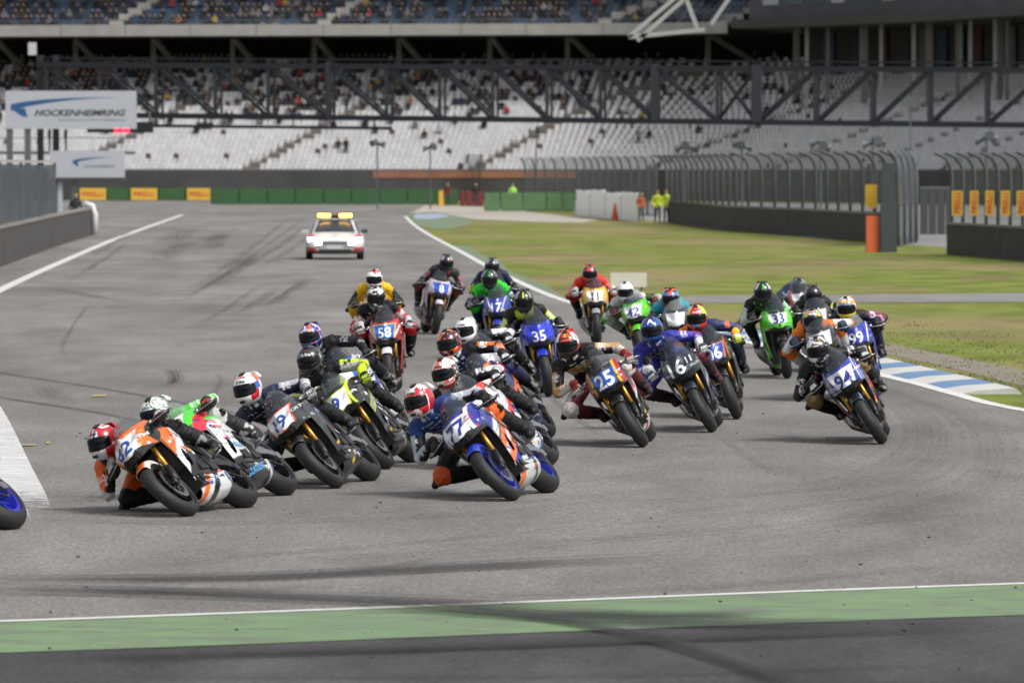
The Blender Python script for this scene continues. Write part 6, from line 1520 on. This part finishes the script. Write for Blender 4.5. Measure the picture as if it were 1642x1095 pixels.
      base='#17181b', plate='#2a52ab', pedge='#e8742a', num='06', numc='#e6eaf2', numh=.125, pshape=(.74, .955, .09, .16), rim='#151517',
      bands=[('n', '#e8742a', (0, 1, 0), .195, .205), ('s', '#2c2e33', (.7, 0, 1), .6, .7), ('f', '#e0a21f', (1, 0, 0), .61, .64)], nosetxt=[('8', '#3fa05a', .225, .85, .03)],
      suit=dict(t='#1d2230', u='#222d52', s='#26315a', sr='#f08424', f='#222d52', st='#3c4870', th='#1b2138', k='#1b2138', c='#17181c', l='#e8742a', g='#d6e81e', gk='#d8d8da', gc='#f0a020'),
      hel=H('#d02a24', ('side', '#c8dc22', 34, 75, 5, 70), ('swirl', '#3a9ad0', 2.6, .28, .9), ('stripe', '#3a8fc8', .05, 50, 0), ('el', '#e8d83a', 74, 90), ('el', '#d8262a', -90, -32), txt=[('SHOEI', '#eceded', 32, .022)])),
 dict(fc=(1141, 694), lean=29, yaw=4, knee=.8, head=(1045, 528), hyaw=3, hpitch=9, hang=.75, label='dark navy motorcycle with white number 16 and no nose plate', rlabel='racer in purple blue leathers with blue helmet bearing a white letter A on bike 16',
      base='#1c2634', num='16', numc='#e9ecef', numh=.15, numz=.85, numy=-.03, belly_pan='#2a313c', tail='#232b38',
      bands=[('s', '#98a0aa', (.7, 0, 1), .72, .80), ('s', '#3a434f', (.7, 0, 1), .38, .5), ('n', '#27323f', (0, 1, 0), .23, 9)], nosetxt=[('11', '#e4e7ea', .16, .885, .07), ('GILLES', '#c4cad0', .205, .80, .025), ('BMW', '#c4cad0', -.19, .80, .025)], sidetxt=[('s', 'RR', '#c8ccd2', .2, .6, .08, -25)],
      suit=dict(t='#2f3286', u='#33349a', st='#5a3fae', s='#33349a', f='#33349a', e='#8a3050', th='#32348c', k='#6a2434', sh='#30222c', c='#1d1f2c', l='#c9cdda', g='#e4e4e6', gk='#44464c', b='#4a1c22', bt='#26262a', side='#33349a'),
      hel=H('#1c4f96', ('swirl', '#173a70', 3, .15, .9), ('el', '#1a3f78', -90, -30), ('side', '#c8ccd0', 84, 92, -30, 60), txt=[('A', '#f0f2f4', 48, .075)])),
 dict(fc=(1030, 718), lean=32, yaw=4, knee=.8, head=(910, 551), hyaw=6, hpitch=12, hang=.9, label='black, red and yellow motorcycle with number 25 on a blue plate', rlabel='racer in black and tan leathers with orange, yellow and white helmet on bike 25',
      base='#17181b', plate='#2453a6', num='25', numc='#eef0f2', numh=.14, numz=.85, pshape=(.745, .94, .095, .155), belly_pan='#d2d3d5', front_fender='#17181a',
      bands=[('n', '#e4b51e', (0, 1, 0), .165, .195), ('n', '#b92430', (0, 1, 0), .195, .24), ('n', '#c02632', (0, 0, 1), 0, .725), ('s', '#c9252f', (.7, 0, 1), .78, .88), ('s', '#d8d9db', (.7, 0, 1), .72, .78), ('s', '#d2b022', (1.2, 0, 1), .50, .58), ('b', '#b92430', (1, 0, 0), .1, .17)],
      sidetxt=[('b', '25', '#e0409a', -.05, .22, .06, 0), ('s', 'GYT', '#e4e4e6', .24, .62, .06, -30)], nosetxt=[('HP', '#e8e8ea', .215, .87, .025)],
      suit=dict(t='#17181a', u='#17181a', s='#1b1c1e', f='#d4d2ce', st='#c49a68', e='#b98e5c', th='#6a2028', k='#d2d0cc', sh='#5a2228', thst='#a9a7a4', c='#b8873c', l='#e6e6e4', g='#c9c7c4', gk='#8a2028', gc='#7a2228', b='#3a2024', bt='#1c1c1e', side='#17181a'),
      hel=H('#e64c22', ('stripe', '#ecd822', .05, 40, 0), ('side', '#e6eaee', 42, 80, 0, 60), ('side', '#3a8fc8', 58, 72, 20, 55), ('side', '#1b1c1f', 24, 34, 10, 70), ('el', '#1d1e20', -90, -20), ('side', '#e8a022', 20, 50, -60, -44), txt=[('SHOEI', '#20242a', 36, .024)])),
 dict(fc=(1262, 608), lean=9, yaw=-3, head=(1223, 468), hyaw=-2, hpitch=10, hang=.25, label='bright green motorcycle with number 33 on a white nose plate', rlabel='racer in black and green leathers with green topped helmet on bike 33',
      base='#5bd61e', plate='#e9ecf0', num='33', numc='#1f3f7e', numh=.115, numz=.885, pshape=(.81, .965, .13, .13), front_fender='#1a1b1a', gold=0,
      bands=[('n', '#17181a', (0, 1, -.55), -.9, -.405)], suit=dict(t='#1f3a1c', u='#1b1c1d', st='#c4cac4', s='#1b1c1d', f='#c0c6c0', th='#1a1b1c', c='#4fb038', l='#93c888', g='#232425', e='#1b1c1d', k='#1a1b1c'), hel=H('#1a1c1c', ('stripe', '#35d040', .075, 22, 0), ('side', '#d2d4d4', 40, 62, 22, 64))),
 dict(fc=(1290, 562), lean=5, yaw=0, head=(1281, 460), hyaw=-2, hpitch=8, hang=.15, label='motorcycle hidden behind the green bike 33', rlabel='racer in blue leathers with dark helmet behind bike 33', base='#2a2c34', plate='#c9ccd0', bands=[('n', '#c02a38', (0, 1, 0), .14, .2)],
      suit=dict(t='#23355f', u='#26396a', f='#26396a', st='#9aa4b8', th='#20304f', l='#b4403e', g='#202226'), hel=H('#1c1f26', ('side', '#8a9098', 30, 66, 30, 70))),
 dict(fc=(1326, 598), lean=10, yaw=0, head=(1304, 473), hyaw=-3, hpitch=8, hang=.25, label='motorcycle hidden behind the orange and white racer near bike 94', rlabel='racer in black leathers with neon yellow shoulders and black helmet', base='#22242a', plate='#c9ccd0',
      suit=dict(t='#1c1d1f', u='#1c1d1f', st='#bcd42a', s='#1c1d1f', f='#1c1d1f', th='#18191b', l='#c8da4a', g='#202226', c='#26282a'), hel=H('#1a1b1d', ('stripe', '#a8262e', .05, 46, 0), ('swirl', '#3a3c40', 3, .2, .9), ('side', '#6a6c70', 70, 84, -20, 60))),
 dict(fc=(1350, 645), lean=20, yaw=2, knee=.5, head=(1303, 512), hyaw=2, hpitch=9, hang=.5, label='dark motorcycle with white plate directly behind bike 94', rlabel='racer in orange, white and black leathers with dark helmet behind bike 94', base='#282a30', plate='#e2e4e8',
      suit=dict(t='#1a1b1d', u='#ef7a22', s='#ef7a22', st='#d2d3d4', f='#d2d3d4', e='#ef7a22', th='#1a1b1d', sh='#c9cacb', l='#e0e0e0', g='#2c3e5c', side='#ef7a22', k='#ef7a22'), hel=H('#22252c', ('side', '#e2e4e8', 0, 24, 34, 56), ('el', '#c23040', 44, 50), ('side', '#c8c83a', 30, 60, 15, 60), ('el', '#6a84b4', -90, -26), ('swirl', '#9aa2ae', 3, .3, .9))),
 dict(fc=(1402, 640), lean=18, yaw=2, knee=.5, head=(1357, 493), hyaw=2, hpitch=10, hang=.4, label='blue motorcycle with number 99 just behind bike 94', rlabel='racer in dark blue leathers with yellow and white helmet on bike 99',
      base='#2a36a8', num='99', numc='#e4e8f4', numh=.125, numz=.84, bands=[('n', '#e4e8f4', (0, 1, -.2), .005, .025), ('s', '#c4cae0', (.7, 0, 1), .62, .7)], screen=SCREENCLR, front_fender='#2a36a8', belly_pan='#c4c8b0',
      suit=dict(t='#1b1d26', u='#2c327e', st='#8a2c5a', s='#1b1c20', f='#2c327e', th='#1d2046', l='#d0d4dc', g='#1c1d22', side='#232a60'), hel=H('#e8e6dc', ('el', '#e8b81e', 22, 44), ('swirl', '#d84a24', 4, .22, .9), ('el', '#e8d020', -90, -20), ('side', '#2f8ab0', 0, 40, 24, 34), ('el', '#e9e9e4', 62, 90))),
 dict(fc=(1413, 713), lean=33, yaw=4, knee=.4, head=(1312, 560), hyaw=8, hpitch=11, hang=.7, label='blue and white motorcycle with number 94, the rightmost bike', rlabel='racer in black leathers with white and gold helmet on bike 94',
      base='#27379c', plate='#e8eaee', num='94', numc='#1c2f7c', numh=.13, numz=.83, front_fender='#17181c', belly_pan='#17181b', side='#17181b', rim='#141416', pshape=(.755, .905, .10, .19),
      bands=[('n', '#dfe3ea', (0, 1, 0), .20, .212), ('n', '#c4cbe0', (0, 1, 0), .228, .236), ('s', '#c02a3a', (.8, 0, 1), .66, .73), ('s', '#e07a2a', (.8, 0, 1), .86, .9), ('f', '#3f86c8', (0, 1, 0), .06, 9)], sidetxt=[('s', 'HS', '#c9303c', .25, .58, .13, -25)], nosetxt=[('GO!', '#eceef2', -.205, .79, .04), ('YAMAHA', '#e4e8f0', -.16, .735, .02), ('DUNLOP', '#eceef2', .215, .87, .018)],
      suit=dict(t='#16171a', u='#18191b', s='#1b1c1e', f='#1b1c1e', st=None, th='#16171a', l='#d0d2d4', g='#26272a', gk='#c4c6c8', k='#8a7550', c='#1d2030', e='#2a2b2d', side='#8a2038'),
      hel=H('#d9dadc', ('lside', '#b08a3a', 20, 45, 24, 60), ('swirl', '#1c1d20', 3.0, .1, .45), ('side', '#1b1c1e', 62, 120, -30, 30), ('stripe', '#202124', .02, 46, .05), ('el', '#1c1d20', -90, -34), ('el', '#d8dadc', -40, -32), txt=[('ARAI', '#26272a', 32, .02)])),
]
FWD_R = .06
def bike_matrix(L):
    th, ps = R(L['lean']), R(L['yaw'])
    f = Vector((-math.sin(ps), -math.cos(ps), 0)); left = Vector((math.cos(ps), -math.sin(ps), 0)); z = Vector((0, 0, 1))
    up = z * math.cos(th) - left * math.sin(th); lf = left * math.cos(th) + z * math.sin(th)
    if L['fc']: c = G(*L['fc']) - f * .69
    else: c = G(*L['rc']) + f * .69
    r = .065
    o = c + z * (r + ROAD_Z) - up * r
    return Matrix(((f.x, lf.x, up.x, o.x), (f.y, lf.y, up.y, o.y), (f.z, lf.z, up.z, o.z), (0, 0, 0, 1)))
for i, L in enumerate(PACK):
    L['seed'] = i + 1; L['_scr'] = SCR_ME
    L.setdefault('hpitch', 8); L.setdefault('torso', .52)
    mw = bike_matrix(L); dist = mw.translation.y
    L['vox'] = .013 if dist < 75 else .017
    build_bike(L, mw)
    if L['fc']: build_rider(L, mw)      # the rider of the bike at the left edge is outside the picture
# ================================================================== safety car
def build_car():
    p = G(534, 417); ps = R(-1.7); f = Vector((-math.sin(ps), -math.cos(ps), 0)); l = Vector((math.cos(ps), -math.sin(ps), 0))
    mw = Matrix(((f.x, l.x, 0, p.x), (f.y, l.y, 0, p.y + 2.0), (0, 0, 1, ROAD_Z), (0, 0, 0, 1)))
    mw = mw @ Matrix.Diagonal((1, 1.0, .86, 1)); t = thing('safety_car', 'white safety car with red trim, headlights and amber roof lights on', 'car', mw=mw)
    # half sections from front to back: list of (y, z) from sill to centre line
    st = [(2.10, [(.0, .28), (.45, .28), (.62, .40), (.62, .60), (.45, .66), (0, .68)]), (2.02, [(.0, .22), (.62, .24), (.80, .40), (.80, .62), (.62, .70), (0, .73)]), (1.75, [(.0, .20), (.74, .22), (.89, .42), (.88, .68), (.70, .80), (0, .83)]),
          (1.35, [(.0, .20), (.78, .22), (.91, .45), (.90, .74), (.74, .88), (0, .91)]), (.95, [(.0, .20), (.78, .22), (.92, .45), (.91, .80), (.76, .93), (0, .97)]),
          (-.3, [(.0, .20), (.78, .22), (.92, .45), (.91, .84), (.76, .95), (0, .98)]), (-1.6, [(.0, .22), (.78, .24), (.91, .45), (.90, .88), (.74, .97), (0, .99)]), (-2.1, [(.0, .30), (.70, .32), (.82, .50), (.80, .86), (.66, .92), (0, .94)])]
    ctrl = mirror_ctrl([[(x, y, z) for y, z in reversed(pr)] for x, pr in st]); ctrl = np.array([[(x, *q) for q in [(c[1], c[2]) for c in row]] for (x, _), row in zip(st, ctrl)])
    V, F = patch(ctrl, 44, 60, .02, centre=(0, 0, .5)); C = np.tile((.66, .66, .68), (len(V), 1)); ay = np.abs(V[:, 1])
    C[(V[:, 2] > .70) & (ay > .60) & (V[:, 0] > .6) & (V[:, 0] < 1.9) & (ay < .86)] = (.5, .10, .09)
    C[(V[:, 2] < .47) & (ay > .52) & (V[:, 0] > 1.75)] = (.45, .05, .05); C[(V[:, 2] < .30) & (V[:, 0] > 1.6)] = (.015, .015, .017)
    obj('body', mesh_np('body', V, F, True, C), PAINT, t)
    cab = mirror_ctrl([[(.95, 0, .965), (.95, .45, .96), (.95, .72, .94)], [(.45, 0, 1.25), (.45, .42, 1.24), (.45, .66, 1.14)], [(.10, 0, 1.42), (.10, .40, 1.41), (.10, .60, 1.34)], [(-.5, 0, 1.47), (-.5, .40, 1.46), (-.5, .60, 1.40)], [(-1.4, 0, 1.42), (-1.4, .38, 1.41), (-1.4, .58, 1.34)], [(-1.95, 0, 1.10), (-1.95, .38, 1.08), (-1.95, .64, .98)]])
    V, F = patch(cab, 40, 30, .02, centre=(0, 0, .8)); obj('roof', mesh_np('roof', V, F, True, np.tile((.62, .62, .64), (len(V), 1))), PAINT, t)
    for s in (-1, 1):
        side = [[(.92, s * .73, .95), (.45, s * .68, 1.13), (.08, s * .615, 1.33), (-.5, s * .615, 1.39), (-1.38, s * .60, 1.33), (-1.95, s * .655, .98)], [(.92, s * .78, .93), (.45, s * .80, .95), (.08, s * .80, .955), (-.5, s * .80, .96), (-1.38, s * .79, .97), (-1.95, s * .68, .95)]]
        V, F = patch(side, 6, 30, .02, centre=(0, 0, 1)); obj('side_window', mesh_np('side_window', V, F, True), mat('car_glass', (.02, .025, .028), .08), t)
    ws = mirror_ctrl([[(.90, 0, 1.005), (.90, .40, 1.0), (.90, .64, .985)], [(.48, 0, 1.25), (.48, .38, 1.245), (.48, .575, 1.19)], [(.16, 0, 1.405), (.16, .34, 1.40), (.16, .50, 1.365)]]); ws = ws + np.array((.02, 0, .012))
    V, F = patch(ws, 12, 20, .006, centre=(0, 0, .8)); obj('windscreen', mesh_np('windscreen', V, F, True), mat('windscreen_glass', (.03, .04, .042), .25), t)
    LAMP = mat('headlamp_lit', (.9, .9, .9), .3, emit=(1, .98, .94), es=8); AMB = mat('amber_lit', (.9, .5, .1), .4, emit=(1, .50, .07), es=4.5)
    for s in (-1, 1):
        hl = [[(1.99, s * .42, .74), (1.95, s * .62, .77), (1.74, s * .84, .80)], [(2.07, s * .42, .64), (2.03, s * .64, .65), (1.88, s * .84, .68)], [(2.11, s * .43, .55), (2.07, s * .62, .55), (1.94, s * .82, .59)]]
        V, F = patch((np.array(hl) + np.array((.03, 0, .005))), 8, 10, .04, centre=(1.5, 0, .6)); h = obj('headlight', mesh_np('headlight', V, F, True), LAMP, t)
        mbx = MB().box((.72, s * .93, 1.02), (.16, .2, .13)); mbx.beam((.75, s * .88, .96), (.72, s * .95, 1.0), .05); obj('mirror', mbx.mesh('mirror'), mat('mirror_dark', (.05, .05, .055), .4) if s > 0 else mat('mirror_white', (.5, .5, .52), .4), t)
        for x in (1.32, -1.30):
            w = obj('wheel', MB().lathe_y([(.05, -.09), (.215, -.09), (.215, .09), (.05, .09)], 24).mesh('wheel'), ALU, t); w.location = (x, s * .80, .31)
            obj('tyre', MB().lathe_y([(.21, -.10), (.29, -.105), (.31, -.08), (.31, .08), (.29, .105), (.21, .10)], 28).mesh('tyre', True), TYRE, w)
        obj('fog_vent', MB().box((2.0, s * .66, .40), (.12, .08, .16)).mesh('fog_vent'), RUBBER, t)
        b = obj('beacon', MB().box((.05, s * .34, 1.585), (.26, .40, .13)).mesh('beacon'), AMB, t)
    obj('light_bar', MB().box((.05, 0, 1.50), (.24, 1.15, .04)).box((.05, 0, 1.565), (.2, .24, .09)).box((.05, .45, 1.46), (.1, .06, .06)).box((.05, -.45, 1.46), (.1, .06, .06)).mesh('light_bar'), RUBBER, t)
    obj('grille', MB().box((2.095, 0, .60), (.05, .86, .05)).mesh('grille'), RUBBER, t); obj('lower_intake', MB().box((2.085, 0, .30), (.08, 1.02, .15)).mesh('lower_intake'), RUBBER, t)
    obj('number_plate', MB().box((2.125, 0, .46), (.02, .52, .11)).mesh('plate'), mat('plate_white', (.55, .56, .6), .4), t)
build_car()
bpy.data.scenes.remove(TMPSCENE)
